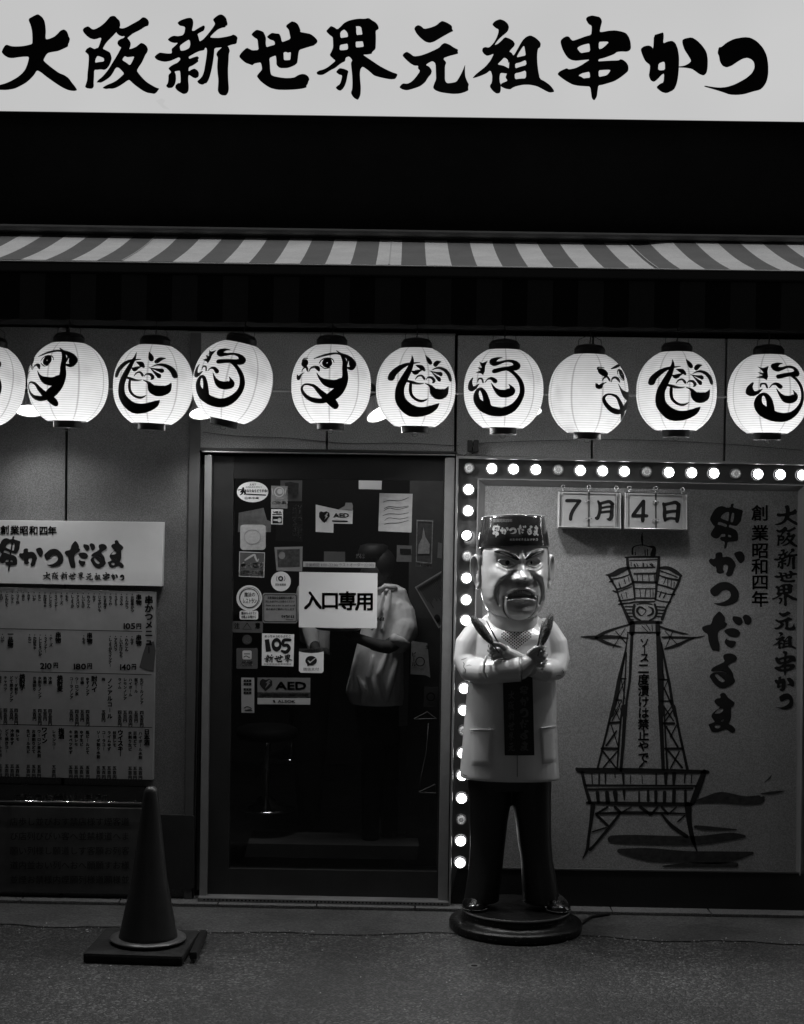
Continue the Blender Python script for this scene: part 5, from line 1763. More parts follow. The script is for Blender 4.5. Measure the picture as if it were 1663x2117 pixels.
# bulbs: socket ring and lobed lens; lit ones and resting ones
m_lens = emat('lit_lens', 22.0)
m_halo = emat('lit_lens_rim', 3.0)
m_off = mat('resting_lens', 0.5, 0.25, 0.5, var=0.3, vscale=300, emit=0.05)
m_led = mat('led_core', 0.55, 0.3, 0.5, emit=0.25)
RB = 10.0 / 450
proto = {}
for kd in ('lit', 'off'):
    sk = MB().lathe([(RB * 1.18, 0.004), (RB * 1.18, -0.006), (RB * 1.05, -0.014), (RB * 0.96, -0.013)], seg=28, cap=False)
    sk.v = [Vector((v.x, v.z, v.y)) for v in sk.v]
    me1 = obj('bulb_socket', sk, mat('bulb_socket', 0.12, 0.4, 0.4), None)
    n = 40
    vs = [(0, -0.022, 0)]
    for j, (f, d) in enumerate(((0.5, 0.021), (0.82, 0.017), (1.0, 0.011))):
        for k in range(n):
            a = 2 * math.pi * k / n
            rr = RB * f * (1 + (0.045 * math.cos(a * 10) if j else 0))
            vs.append((math.cos(a) * rr, -d, math.sin(a) * rr))
    fs = [(0, 1 + (k + 1) % n, 1 + k) for k in range(n)]
    for j in range(2):
        for k in range(n):
            fs.append((1 + j * n + k, 1 + j * n + (k + 1) % n, 1 + (j + 1) * n + (k + 1) % n, 1 + (j + 1) * n + k))
    me2 = obj('lens', MB().add(vs, fs), m_lens if kd == 'lit' else m_off, None, smooth=True)
    ld_ = MB()
    for k in range(11):
        a, rr = (2 * math.pi * k / 10, RB * 0.58) if k < 10 else (0, 0)
        ld_.ball((math.cos(a) * rr, -0.021, math.sin(a) * rr), RB * (0.13 if k < 10 else 0.1), 8, 5)
    me3 = obj('led_ring', ld_, m_led if kd == 'off' else mat('led_hot', 0.3, emit=5.0), None)
    proto[kd] = (me1.data, me2.data, me3.data)
    for m_ in (me1, me2, me3):
        bpy.data.objects.remove(m_)


def bulb(px, py, kd, tiltz=0):
    a_, b_, c_ = proto[kd]
    o1 = bpy.data.objects.new('bulb', a_); COL.objects.link(o1); o1.parent = bd
    o1.location = P(px, py, 0.006) - WLOC[bd.name]
    if tiltz:
        o1.rotation_euler = (math.radians(-14), 0, math.radians(-22))
    if kd == 'off':
        o1['label'] = 'bulb of the frame that is not lit'
    for d, nm in ((b_, 'lens'), (c_, 'led_ring')):
        if nm == 'led_ring' and kd == 'lit':
            continue
        o2 = bpy.data.objects.new(nm, d); COL.objects.link(o2); o2.parent = o1


top = [970, 1017, 1062, 1108, 1154, 1200, 1246, 1291, 1337, 1383, 1430, 1476, 1521, 1567, 1613, 1658]
for i, px in enumerate(top):
    bulb(px, 968 + (px - 970) * 0.0205, 'off' if i % 4 == 0 else 'lit')
bulb(1702, 984, 'off')
left = [1012, 1056, 1108, 1150, 1195, 1240, 1282, 1328, 1376, 1423, 1468, 1510, 1557, 1603, 1650, 1694, 1738, 1783]
for i, py in enumerate(left):
    k = 'off' if py in (1150, 1328, 1510, 1694) else 'lit'
    bulb(970 - (py - 968) * 0.0226, py, k, py == 1108)
for i in range(18):
    py = 1030 + i * 45.5
    bulb(1697 - (py - 968) * 0.015, py, 'off' if i % 4 == 3 else 'lit')

# --- drawing of the tower
z1 = zoomed(1160, 1080, 5.197, on(QY - 0.0015))
z2 = zoomed(1160, 1460, 3.306, on(QY - 0.0016))
dw = MB()
T1 = """875,110,6 872,170,22 878,245,14|770,340,22 772,280,18 800,255,10 870,242,10 940,258,12 1000,275,40 990,350,60|905,300,12 908,352,12|930,290,12 933,352,12|800,320,10 803,350,10|690,378,14 760,372,18 900,370,22 1050,372,18
715,380,28 722,470,34 750,560,28 775,640,28 790,740,24 795,830,18|1055,375,30 1050,470,36 1040,560,46 1030,650,32 1025,740,26 1015,830,20|740,408,10 1040,400,12|740,490,16 1010,482,16|755,430,9 757,470,9|790,450,14 800,475,18|815,440,9 830,470,12|885,440,16 887,475,20|925,450,10 930,475,14|960,450,18 990,470,18|975,440,9 990,455,9
790,552,20 1020,548,20|775,640,26 1030,645,24|800,710,10 1020,712,10|805,812,14 1010,815,16|740,870,10 800,855,16 1010,850,16|820,560,10 822,630,10|875,560,10 880,630,10|945,560,10 950,630,10|1005,560,10 1005,630,10|850,720,9 858,800,9|915,720,12 905,800,9|960,720,9 962,800,9|990,725,8 992,800,8
485,565,10 560,560,50 640,520,60 720,490,34|540,610,14 640,595,14 740,560,12|520,640,14 560,630,20|520,580,24 560,650,24 600,720,20 620,790,20 650,870,26 700,980,34 750,1080,50|600,720,20 680,700,20 760,660,22|560,735,14 600,750,20|620,745,10 760,690,10|620,845,14 700,835,16 790,820,14|620,880,14 660,875,20 780,860,12|625,650,12 640,700,12|680,610,10 695,660,10|725,590,8 735,640,8|650,770,9 665,820,9|700,750,9 712,810,9
1065,490,28 1150,490,38 1230,530,46 1295,575,24|1070,520,14 1180,560,14 1250,590,14|1285,580,24 1260,660,30 1210,760,24 1170,850,20 1130,930,26 1090,1040,34|1060,570,14 1150,600,20 1260,620,24|1040,665,14 1130,690,20 1220,720,20|1040,740,10 1150,770,10 1220,775,24|1020,830,12 1100,850,12 1180,855,14|1130,600,9 1105,660,9|1150,610,9 1150,680,9|1190,620,9 1185,690,9|1220,640,9 1215,700,9|1080,740,10 1060,800,14|1130,760,14 1105,810,14
690,905,14 770,905,14|695,940,14 760,940,14|710,975,14 765,975,14|720,1010,14 770,1010,14|740,1045,12 780,1042,12|1030,905,14 1115,910,14|1035,940,14 1110,945,14|1035,975,14 1100,980,14|1030,1010,14 1090,1015,14
790,890,30 780,960,30 800,1020,26 860,1055,16|1010,880,24 1030,960,26 1010,1020,22 950,1055,16|820,880,12 900,868,10 980,880,12|870,1005,8 845,990,20 820,950,26 845,912,24 890,925,14 915,955,10 870,1005,8|940,905,8 985,930,24 985,980,26 930,1005,10
750,1080,30 900,1070,36 1080,1075,30|770,1080,56 765,1190,60|1040,1080,48 1045,1190,56|715,1185,14 900,1183,18 1060,1185,16|870,1110,9 930,1170,9|920,1100,9 960,1160,9|980,1100,9 985,1165,9
215,1230,8 300,1232,30 380,1235,44 480,1180,32 620,1130,20 740,1095,14|380,1240,34 480,1290,34 570,1320,24 655,1340,6|440,1235,44 560,1230,36 720,1245,16|590,1170,10 700,1300,14|690,1140,8 560,1350,8|1065,1120,20 1180,1160,24 1300,1190,20 1370,1200,6|1090,1235,20 1250,1235,24 1420,1240,20 1545,1222,6|1120,1360,20 1250,1320,36 1350,1270,24 1430,1245,14|1120,1170,8 1250,1310,10|1200,1180,10 1130,1340,10
720,1200,14 700,1350,18 670,1500,30 630,1680,44 590,1900,50 540,2079,40|705,1400,14 690,1700,16 660,2079,20|765,1200,34 750,1500,32 740,1700,28 710,1900,26 695,2079,30|1045,1200,44 1062,1400,66 1070,1600,70 1075,1800,66 1080,2079,48|1080,1290,14 1110,1450,24 1140,1600,26 1170,1750,30 1200,1950,32 1230,2079,32
640,1680,16 700,1680,16|590,1910,16 650,1910,16|690,1400,9 645,1680,9|650,1690,9 690,1900,9|690,1690,9 600,1900,9|620,1930,9 660,2079,9|655,1920,9 560,2079,9|1085,1570,12 1115,1690,12|1060,1690,14 1150,1690,14|1110,1780,18 1190,1960,20|1070,1920,14 1200,1920,14|1190,1980,12 1120,2079,14|1150,1700,10 1105,1800,10"""
for s in T1.replace('\n', '|').split('|'):
    put_ribbon(dw, S(s), z1, 5)
T2 = """355,0,16 320,150,16 250,430,14|420,0,14 405,150,14 385,430,12|440,0,26 430,200,24 410,440,20|335,115,16 400,110,16|280,290,18 390,290,18|345,130,8 390,270,8|380,170,12 310,270,12|290,310,12 375,420,12|385,310,10 290,420,10|370,20,8 400,90,8|395,20,8 350,100,8
680,0,32 690,200,28 700,430,24|705,0,12 715,200,12 728,430,14|775,0,18 815,200,18 865,430,20|700,118,16 775,118,16|715,290,16 830,290,16|720,140,14 800,280,14|790,130,8 750,210,8|730,300,14 830,420,14|810,310,10 750,425,10|710,10,10 770,100,10|765,30,10 715,100,10
110,430,24 150,440,36 400,440,36 700,445,34 1005,450,24|145,450,22 165,540,22 200,660,24|980,450,36 940,560,44 900,660,36|170,540,12 930,545,12|190,568,14 900,562,14|180,660,18 500,668,28 890,672,26|212,465,8 216,530,8|262,465,12 262,530,12|305,465,14 305,530,8|370,465,8 372,490,6|425,465,20 430,530,14|478,470,6 475,530,6|555,475,6 558,530,6|652,465,12 652,535,12|718,465,28 718,530,20|775,465,28 772,535,18|850,465,12 845,525,8|895,470,8 892,525,8
250,590,26 256,655,22|315,590,26 322,655,32|372,590,34 378,650,22|432,580,22 435,640,10|535,585,12 535,655,12|597,580,16 597,645,22|650,585,24 650,660,20|710,590,26 708,655,22|775,580,26 772,655,26|852,580,20 852,655,20
240,735,14 500,728,20 850,735,10|245,735,14 320,690,14|370,690,20 410,730,20|410,730,10 480,690,10|545,690,22 610,740,22|620,740,16 660,690,16|690,690,18 730,735,18|740,735,10 790,690,10
220,680,34 205,800,24 190,900,20 180,980,22 150,1040,6|400,740,16 330,830,20 230,950,18 200,980,24|245,745,18 320,815,18|215,860,10 310,830,10|870,680,50 880,800,34 900,900,30 930,990,10|690,740,14 760,820,26 860,890,26|850,745,10 800,790,10"""
for s in T2.replace('\n', '|').split('|'):
    put_ribbon(dw, S(s), z2, 5)
obj('tower_drawing', dw, ink, bd)
wsh = MB()
for s in ("920,655,20 1000,640,50 1100,625,76 1250,645,60 1360,640,60 1385,625,20", "1370,600,8 1450,592,20 1530,580,4", "920,825,20 1000,835,30 1200,845,8", "345,910,50 500,912,64 900,920,62 1150,893,54 1255,890,20",
          "400,990,30 600,1015,90 850,1030,80 1100,1035,84 1310,1005,20", "700,1095,10 900,1085,30 1200,1085,30", "1395,520,4 1430,490,10 1440,470,3"):
    put_ribbon(wsh, S(s), z2, 6)
obj('ink_wash', wsh, mat('ink_wash', 0.03, 0.7, 0.2, var=0.5, vscale=40), bd)
tw = MB()
put_col(tw, 'ソース', 1333, 1318, 15.5, on(QY - 0.0016), 0.025, 21)
put_col(tw, '二度漬けは禁止やで', 1331, 1370, 23, on(QY - 0.0016), 0.03, 24)
put_ribbon(tw, S("1331,1577,3 1326,1583,4 1322,1587,2"), on(QY - 0.0016))
put_poly(tw, disc(1334, 1364, 2.4, 2.4, 10), [], on(QY - 0.0016))
obj('tower_lettering', tw, ink, bd, kind='stuff')
z3 = zoomed(1430, 1020, 7.137, on(QY - 0.0015))


def place(c, dy=0.0):
    g1 = MB()
    for o_, hs in GL[c]:
        put_poly(g1, [(a, b + dy) for a, b in chaikin(o_)], [[(a, b + dy) for a, b in chaikin(h)] for h in hs], z3)
    obj('character', g1, ink, bd)


for c in ('串2', 'か2', 'つ2'):
    place(c)
for c in ('だ2', 'る2', 'ま2'):
    place(c, 1855.6)
sm = MB()
for c, yy in zip('創業昭和四年', (290, 585, 845, 1080, 1310, 1560)):
    put_char(sm, c, (882, yy - 125, 1146, yy + 122), z3, 0.02)
obj('small_lettering', sm, ink, bd)
sm = MB()
for c, r in zip(SLOGAN, ((1230, 170, 1595, 475), (1250, 490, 1590, 795), (1215, 810, 1570, 1125), (1220, 1140, 1575, 1315), (1185, 1330, 1600, 1670), (1220, 1740, 1540, 2020), (1200, 2045, 1550, 2298), (1220, 2325, 1545, 2690), (1225, 2700, 1520, 2920), (1240, 2950, 1505, 3190))):
    put_glyph(sm, c, r, z3)
obj('small_lettering', sm, ink, bd)

# --- date plates hanging on the board
m_plate = mat('date_plate', 0.4, 0.35, 0.5, var=0.05, vscale=10)
m_acr = glass_mat('acrylic_box', 0.99, 1.0, 0.05, 1.12)
zd = lambda dy: zoomed(1140, 980, 5.543, on(dy))


def date_holder(label, o4, mid, seven):
    """o4: outer corners in zoomed units"""
    t = thing('date_holder', label, 'date plate', tuple(P(1140 + o4[3][0] / 5.543, 980 + o4[3][1] / 5.543, -0.03)), 'clear holders with the date on the bulb-framed board')
    Z = lambda p: (1140 + p[0] / 5.543, 980 + p[1] / 5.543)
    A, B, C_, D_ = o4
    wl = 14
    obj('back_plate', MB().slab([Z(A), Z(B), Z(C_), Z(D_)], QY - 0.045, 0.006), m_plate, t)
    # acrylic rims: thin walls, the top one a black strip painting the refraction line
    for a, b, c, d in (((A[0], A[1]), (B[0], B[1]), (B[0], B[1] + 9), (A[0], A[1] + 9)),):
        obj('top_refraction_line', MB().slab([Z(a), Z(b), Z(c), Z(d)], QY - 0.07, 0.003), m_black, t)
    obj('bottom_wall', MB().slab([Z((D_[0], D_[1] - 9)), Z((C_[0], C_[1] - 9)), Z(C_), Z(D_)], QY - 0.07, 0.068), mat('clear_edge_dim', 0.5, 0.2, 0.5), t, bevel=0.002)
    obj('side_wall', MB().slab([Z(A), Z((A[0] + 7, A[1])), Z((D_[0] + 7, D_[1])), Z(D_)], QY - 0.07, 0.068), mat('clear_edge', 0.6, 0.2, 0.5), t)
    obj('side_wall', MB().slab([Z((B[0] - 7, B[1])), Z(B), Z(C_), Z((C_[0] - 7, C_[1]))], QY - 0.07, 0.068), mat('clear_edge', 0.6, 0.2, 0.5), t)
    for s, xx in ((A, 42), (B, -52)):
        obj('inner_strip', MB().slab([Z((s[0] + xx, A[1] + 10)), Z((s[0] + xx + 5, A[1] + 10)), Z((s[0] + xx + 1, D_[1] - 9)), Z((s[0] + xx - 4, D_[1] - 9))], QY - 0.05, 0.004), mat('clear_edge', 0.6), t)
    obj('cover', MB().add([P(*Z(p), QY - 0.069) for p in (A, B, C_, D_)], [(0, 3, 2, 1)]), m_acr, t)
    for x0, x1_, nm in ((A[0] + 50, mid - 8, 0), (mid + 8, B[0] - 60, 1)):
        c4 = [Z((x0, A[1] + 14)), Z((x1_, A[1] + 16)), Z((x1_ - 6, D_[1] - 12)), Z((x0 - 6, D_[1] - 14))]
        obj('date_card', MB().slab(c4, QY - 0.056, 0.004), mat('date_card', 0.36, 0.4, 0.4, var=0.06, vscale=20), t)
    obj('divider', MB().slab([Z((mid - 9, A[1] + 8)), Z((mid + 9, A[1] + 8)), Z((mid + 1, D_[1] - 8)), Z((mid - 14, D_[1] - 8))], QY - 0.06, 0.01), mat('divider_grey', 0.035, 0.5, var=0.3, vscale=30), t)
    for yy in (112, 318):
        y0 = A[1] + yy
        obj('ring_clip', MB().tube([P(*Z((mid - 38 - (yy > 200) * 4, y0)), QY - 0.064), P(*Z((mid - 6, y0 - 4)), QY - 0.072), P(*Z((mid + 34 - (yy > 200) * 4, y0 + 2)), QY - 0.064)], 0.0022, 8), m_steel, t, smooth=True)
    for xx, yy in ((A[0] + 50, A[1] - 55), (mid, A[1] - 52), (B[0] - 48, B[1] - 55)):
        pts = [P(*Z((xx + 21 * math.cos(a * 0.3927), yy + 21 * math.sin(a * 0.3927))), QY - 0.04) for a in range(17)]
        obj('screw_eye', MB().tube(pts, 0.0017, 8), m_steel, t, smooth=True)
        obj('hook', MB().tube([P(*Z((xx - 2, yy + 20)), QY - 0.042), P(*Z((xx - 6, yy + 44)), QY - 0.045), P(*Z((xx, yy + 58)), QY - 0.05)], 0.0022, 6), m_steel, t, smooth=True)
    mb = MB()
    fn = zd(QY - 0.058)
    if seven:
        put_ribbon(mb, S("182,304,40 240,303,38 300,305,38 330,308,40"), fn)
        put_ribbon(mb, S("328,310,38 290,360,40 250,420,42 228,470,42 221,518,40"), fn)
    else:
        put_ribbon(mb, S("1060,310,38 1000,390,42 940,470,42"), fn)
        put_ribbon(mb, S("938,478,42 1010,478,38 1095,480,40"), fn)
        put_ribbon(mb, S("1062,312,42 1056,430,44 1048,535,42"), fn)
    obj('numeral', mb, ink, t)
    mb = MB()
    if seven:
        put_ribbon(mb, S("540,310,24 560,350,40 562,400,40 550,460,38 530,505,44 512,505,30"), fn)
        put_ribbon(mb, S("560,340,34 620,322,34 670,315,40 705,345,44"), fn)
        put_ribbon(mb, S("703,345,40 695,420,44 690,490,48 668,518,44 640,515,14"), fn)
        put_ribbon(mb, S("580,388,26 640,375,26 690,372,26"), fn)
        put_ribbon(mb, S("575,440,28 630,430,28 690,428,28"), fn)
    else:
        put_ribbon(mb, S("1290,340,34 1302,400,40 1300,470,44 1305,530,34"), fn)
        put_ribbon(mb, S("1300,350,40 1370,335,36 1430,325,44 1465,355,44"), fn)
        put_ribbon(mb, S("1465,350,48 1458,420,52 1450,490,50 1442,540,44"), fn)
        put_ribbon(mb, S("1315,440,44 1380,428,36 1450,425,36"), fn)
        put_ribbon(mb, S("1310,520,40 1370,505,30 1440,515,36"), fn)
    obj('date_word', mb, ink, t)
    return t


dh1 = date_holder('clear holder showing 7 月, left of the two date plates', ((92, 195), (800, 208), (796, 628), (80, 612)), 437, True)
dh2 = date_holder('clear holder showing 4 日, right of the two date plates', ((852, 208), (1562, 228), (1555, 640), (840, 630)), 1205, False)
for dh in (dh1, dh2):
    dh.rotation_euler.x = math.radians(-7)
    dh.location.y -= 0.01
cw = thing('hook_wire', 'thin wire looped between the screw eyes over the 4 日 plate', 'wire', tuple(P(1360, 1015, 0)))
obj('wire', MB().tube([P(1140 + a / 5.543, 980 + b / 5.543, QY - 0.05) for a, b in ((900, 205), (1060, 200), (1200, 185), (1250, 215), (1330, 238), (1400, 245), (1460, 228), (1510, 190))], 0.0009, 5), m_black, cw, smooth=True)

# ------------------------------------------------------------------ the chef statue
SYC = -0.336
stt = thing('chef_statue', 'glossy life-size chef figure with folded arms holding two fried skewers', 'statue', (P(1066, 1915, SYC).x, SYC, 0))
UN = FPX / (SYC - CAM.y)          # photo pixels per metre at the statue
m_coat = mat('statue_white', 0.8, 0.30, 0.5, var=0.06, vscale=5, bump=0.05, bscale=8, coat=0.35)
m_skin = mat('statue_skin', 0.56, 0.26, 0.5, var=0.06, vscale=7, coat=0.6)
m_hat = mat('statue_hat', 0.03, 0.12, 0.6, coat=0.9)
m_pants = mat('statue_trousers', 0.016, 0.42, 0.35)
m_shoe = mat('statue_shoe', 0.012, 0.15, 0.6, coat=0.9)


def s3(px, py, d=0.0):
    """photo px, py, and d pixels in front of the statue's middle plane"""
    return P(px, py, SYC) + Vector((0, -d / UN, 0))


def u(px):
    return px / UN


def sring(cx, py, rx, rf, rb, n=48, p=2.0, tilt=0.0):
    out = []
    c = s3(cx, py)
    for i in range(n):
        a = 2 * math.pi * i / n
        ca, sa = math.cos(a), math.sin(a)
        X = math.copysign(abs(ca) ** (2 / p), ca) * u(rx)
        Y = math.copysign(abs(sa) ** (2 / p), sa)
        Y = Y * (u(rb) if Y > 0 else u(rf))
        out.append(c + Vector((X, Y, tilt * Y)))
    return out


# round base
bs = MB()
bc = Vector((P(1066, 1915, SYC).x, SYC, 0))
R1, R2 = u(137), u(111)
bs.lathe([(R1 * 0.985, 0.0), (R1, 0.012), (R1, 0.030), (R1 * 0.99, 0.038), (R2 * 1.10, 0.042), (R2 * 1.03, 0.05), (R2 * 1.0, 0.06), (R2 * 1.0, 0.082), (R2 * 1.012, 0.086), (R2 * 1.005, 0.092), (R2 * 0.97, 0.093), (0.01, 0.093)], bc, 72)
obj('round_base', bs, mat('statue_base', 0.008, 0.35, 0.35, var=0.5, vscale=30, bump=0.35, bscale=50), stt, smooth=True)
obj('base_rim', MB().lathe([(R2 * 1.012, 0.084), (R2 * 1.018, 0.088), (R2 * 1.012, 0.092)], bc, 72, cap=False), mat('rim_edge', 0.3, 0.25, 0.6), stt, smooth=True)
# scuffs: chips of paint round the base
sc = MB()
random.seed(21)
for i in range(60):
    a = random.uniform(-2.9, -0.25)
    z = random.choice((0.033, 0.02, 0.012, 0.07, 0.036))
    rr = (R1 if z < 0.06 else R2) * 1.003
    w = random.uniform(0.003, 0.014)
    pts = [bc + Vector((rr * math.cos(a + dx / rr), rr * math.sin(a + dx / rr), z + dz)) for dx, dz in ((-w / 2, 0), (0, -.0012), (w / 2, .0004), (0, .0012))]
    sc.add(pts, [(0, 1, 2, 3)])
obj('paint_chips', sc, mat('chip_grey', 0.22, 0.6), stt, kind='stuff')

# trousers
tm = MB()


def leg(rows):
    return [sring((a + b) / 2, py, (b - a) / 2, d, d * 0.9, 32, 1.75) for py, a, b, d in rows]


tm.loft(leg([(1596, 966, 1062, 36), (1620, 967, 1062, 36), (1645, 969, 1058, 35), (1665, 971, 1056, 34), (1700, 972, 1050, 33), (1745, 973, 1045, 31), (1780, 971, 1041, 31), (1805, 968, 1039, 33), (1838, 963, 1034, 37), (1862, 959, 1032, 39)]))
tm.loft(leg([(1596, 1056, 1141, 36), (1620, 1057, 1141, 36), (1645, 1057, 1140, 35), (1665, 1060, 1140, 34), (1700, 1066, 1140, 33), (1745, 1071, 1141, 31), (1780, 1077, 1144, 31), (1805, 1078, 1149, 33), (1840, 1080, 1155, 37), (1866, 1081, 1159, 39)]))
tm.loft([sring(1053, 1590, 84, 40, 38, 28), sring(1054, 1632, 82, 38, 36, 28)])
remeshed('trousers', tm, m_pants, stt, 0.006, 3)
# shoes
for cx, tx, lab in ((987, -8, 0), (1148, 6, 0)):
    sm_ = MB()
    c = s3(cx, 1868)
    zb_ = 0.096
    rows = []
    for t in range(13):
        tt = t / 12
        yy = 34 - tt * 88
        w = (17 + 10 * math.sin(math.pi * min(1, tt * 1.15)) ** 0.8 + 3 * tt) * (math.sqrt(max(0, 1 - ((tt - 0.72) / 0.30) ** 2)) if tt > 0.72 else 1)
        h = 26 - 9 * tt + (3 * math.sin(math.pi * tt)) if tt < 0.8 else (17 * math.sqrt(max(0.0, 1 - ((tt - 0.8) / 0.22) ** 2)))
        w = max(w, 2); h = max(h, 3)
        rows.append([Vector((c.x + u(tx * tt) + u(w) * math.cos(a), SYC + u(yy), zb_ + u(h) * (max(0, math.sin(a)) ** 0.8))) for a in [math.pi * 2 * k / 24 for k in range(24)]])
    sm_.loft(rows)
    sh1 = obj('shoe', sm_, m_shoe, stt, smooth=True)
    wl = MB()
    pts = []
    for t in range(25):
        a = math.pi + math.pi * t / 24
        pts.append(Vector((c.x + u(tx) * .8 + u(27) * math.cos(a), SYC - u(26) + u(28) * math.sin(a), zb_ + 0.006)))
    wl.tube(pts, 0.0022, 6)
    obj('welt', wl, mat('welt_edge', 0.12, 0.3), sh1, smooth=True)
sgn = MB()
put_row(sgn, '漢山作', (1127, 1846, 1163, 1856), lambda a, b: s3(a, b + 0.012 * (a - 1145) ** 2, 58), 0.02)
obj('maker_mark', sgn, mat('mark_pale', 0.45), stt)

# coat: torso, upper arms, sleeves; one skin
ct = MB()
rows = [(1276, 1060, 50, 50, 38), (1284, 1060, 60, 53, 42), (1292, 1060, 71, 55, 45), (1304, 1060, 82, 56, 48), (1325, 1060, 88, 54, 52), (1350, 1060, 90, 60, 54), (1390, 1060, 90, 62, 54),
        (1430, 1058, 92, 62, 52), (1480, 1056, 95, 60, 50), (1530, 1055, 98, 58, 50), (1575, 1054, 101, 58, 50), (1604, 1054, 103, 58, 50), (1609, 1054, 102, 57, 49)]
ct.loft([sring(cx, py, rx, rf, rb, 48, 2.25, max(0.0, 0.55 - (py - 1276) * 0.01)) for py, cx, rx, rf, rb in rows])
# upper arms
ct.capsule([s3(990, 1306, 0), s3(970, 1334, 4), s3(964, 1364, 14), s3(972, 1382, 34)], [u(28), u(30), u(27), u(24)], 20)
ct.capsule([s3(1128, 1305, 0), s3(1145, 1334, 4), s3(1150, 1362, 14), s3(1146, 1380, 34)], [u(28), u(30), u(27), u(23)], 20)
# forearm in the wide sleeve (viewer's left elbow to the middle)
ct.capsule([s3(974, 1382, 34), s3(1000, 1383, 66), s3(1034, 1379, 80)], [u(24), u(25), u(25)], 20)
ct.tube([s3(1030, 1379, 79), s3(1064, 1375, 84), s3(1070.5, 1374.5, 85)], [u(25), u(26), u(26)], 20)
# other sleeve, passes behind
ct.capsule([s3(1146, 1380, 32), s3(1124, 1382, 56), s3(1096, 1374, 62)], [u(23), u(22), u(20)], 20)
coat = remeshed('coat', ct, m_coat, stt, 0.0045, 5)

# folds and cuffs as raised welts
for pts in ([(1001, 1350, 90), (996, 1362, 100), (995, 1378, 101), (1001, 1392, 96)], [(946, 1358, 24), (954, 1368, 38), (961, 1384, 50)], [(1125, 1362, 66), (1118, 1370, 76), (1113, 1382, 78)]):
    obj('sleeve_fold', MB().capsule([s3(*p) for p in pts], [u(2.6)] * len(pts), 8), m_coat, stt, smooth=True)


# projection of painted or raised details onto the finished skin
def bvh_of(objs):
    vs, fs = [], []
    for o_ in objs:
        n = len(vs)
        off = WLOC[o_.name]
        vs += [v.co + off for v in o_.data.vertices]
        fs += [tuple(i + n for i in p.vertices) for p in o_.data.polygons]
    return BVHTree.FromPolygons([tuple(v) for v in vs], fs)


def onto(tree, lift, fallback):
    def f(a, b):
        pt = P(a, b, SYC - 0.5)
        d = (pt - CAM).normalized()
        loc, nor, _, _ = tree.ray_cast(CAM, d)
        if loc is None:
            return fallback(a, b)
        return loc - d * lift
    return f


tree_coat = bvh_of([coat])
fc = onto(tree_coat, 0.0012, lambda a, b: s3(a, b, 60))

# patch pockets, proud of the coat
for quad, lab in (([(972, 1509), (1020, 1510), (1022, 1560), (1016, 1584), (975, 1583), (969, 1560)], 0), ([(1117, 1506), (1150, 1502), (1154, 1550), (1153, 1575), (1122, 1580), (1117, 1556)], 0)):
    pk = MB()
    nx_, ny_ = 10, 12
    A, B = quad[0], quad[1]
    C_, D_ = quad[3], quad[4]
    grid = []
    for j in range(ny_ + 1):
        for i in range(nx_ + 1):
            s, t = i / nx_, j / ny_
            x = (A[0] * (1 - t) + D_[0] * t) * (1 - s) + (B[0] * (1 - t) + C_[0] * t) * s
            y = (A[1] * (1 - s) + B[1] * s) * (1 - t) + (D_[1] * (1 - s) + C_[1] * s) * t
            edge_ = min(i, nx_ - i, ny_ - j) == 0
            d = onto(tree_coat, 0.0005 if edge_ else (0.006 if j > 0 else 0.008), lambda a, b: s3(a, b, 56))(x, y)
            grid.append(d)
    fs = []
    for j in range(ny_):
        for i in range(nx_):
            k = j * (nx_ + 1) + i
            fs.append((k, k + 1, k + nx_ + 2, k + nx_ + 1))
    # top lip
    for i in range(nx_ + 1):
        grid.append(onto(tree_coat, 0.0, lambda a, b: s3(a, b, 56))(A[0] + (B[0] - A[0]) * i / nx_, A[1] + (B[1] - A[1]) * i / nx_ - 2))
    o_ = (nx_ + 1) * (ny_ + 1)
    for i in range(nx_):
        fs.append((i, o_ + i, o_ + i + 1, i + 1))
    pk.add(grid, fs)
    po = obj('pocket', pk, m_coat, stt, smooth=True, fixn=False)
    obj('pocket_lip', MB().capsule([onto(tree_coat, 0.007, lambda a, b: s3(a, b, 60))(A[0] + (B[0] - A[0]) * i / 6, A[1] - 0.5 + (B[1] - A[1]) * i / 6) for i in range(7)], [u(1.3)] * 7, 8), m_coat, po, smooth=True)
# front slit
obj('coat_slit', MB().tube([fc(1070, py) for py in (1556, 1575, 1595, 1606)], u(0.7), 6), mat('slit_dark', 0.25, 0.6), stt, smooth=True)
# hanging towel with writing
tg = MB()
cols = []
for j in range(15):
    t = j / 14
    py = 1392 + 160 * t
    row = []
    for i in range(9):
        s = i / 8
        px = (1036 + 4 * t) * (1 - s) + (1096 + 4 * t) * s
        p = s3(px, py, 66 + 1.6 * math.sin(s * math.pi) - 1.5 * t)
        row.append(p)
    cols.append(row)
vs = [p for r in cols for p in r]
n0 = len(vs)
vs += [p + Vector((0, 0.008, 0)) for p in vs]
fs = []
for j in range(14):
    for i in range(8):
        k = j * 9 + i
        fs.append((k, k + 1, k + 10, k + 9))
for j in range(14):
    for i in (0, 8):
        k = j * 9 + i
        fs.append((k, k + 9, k + 9 + n0, k + n0))
for i in range(8):
    k = 14 * 9 + i
    fs.append((k, k + 1, k + 1 + n0, k + n0))
towel = obj('hanging_towel', MB().add(vs, fs), mat('towel_black', 0.014, 0.5, 0.3), stt, smooth=False)
tt_ = MB()
for i, c in enumerate(SLOGAN[:6]):
    put_glyph(tt_, c, (1046, 1420 + i * 21, 1060, 1438 + i * 21), lambda a, b: s3(a, b, 68.5))
for i, c in enumerate(SHOPNAME):
    put_glyph(tt_, c, (1070, 1410 + i * 22.5, 1088, 1430 + i * 22.5), lambda a, b: s3(a, b, 68.5))
obj('towel_lettering', tt_, mat('towel_print', 0.09, 0.5), towel)

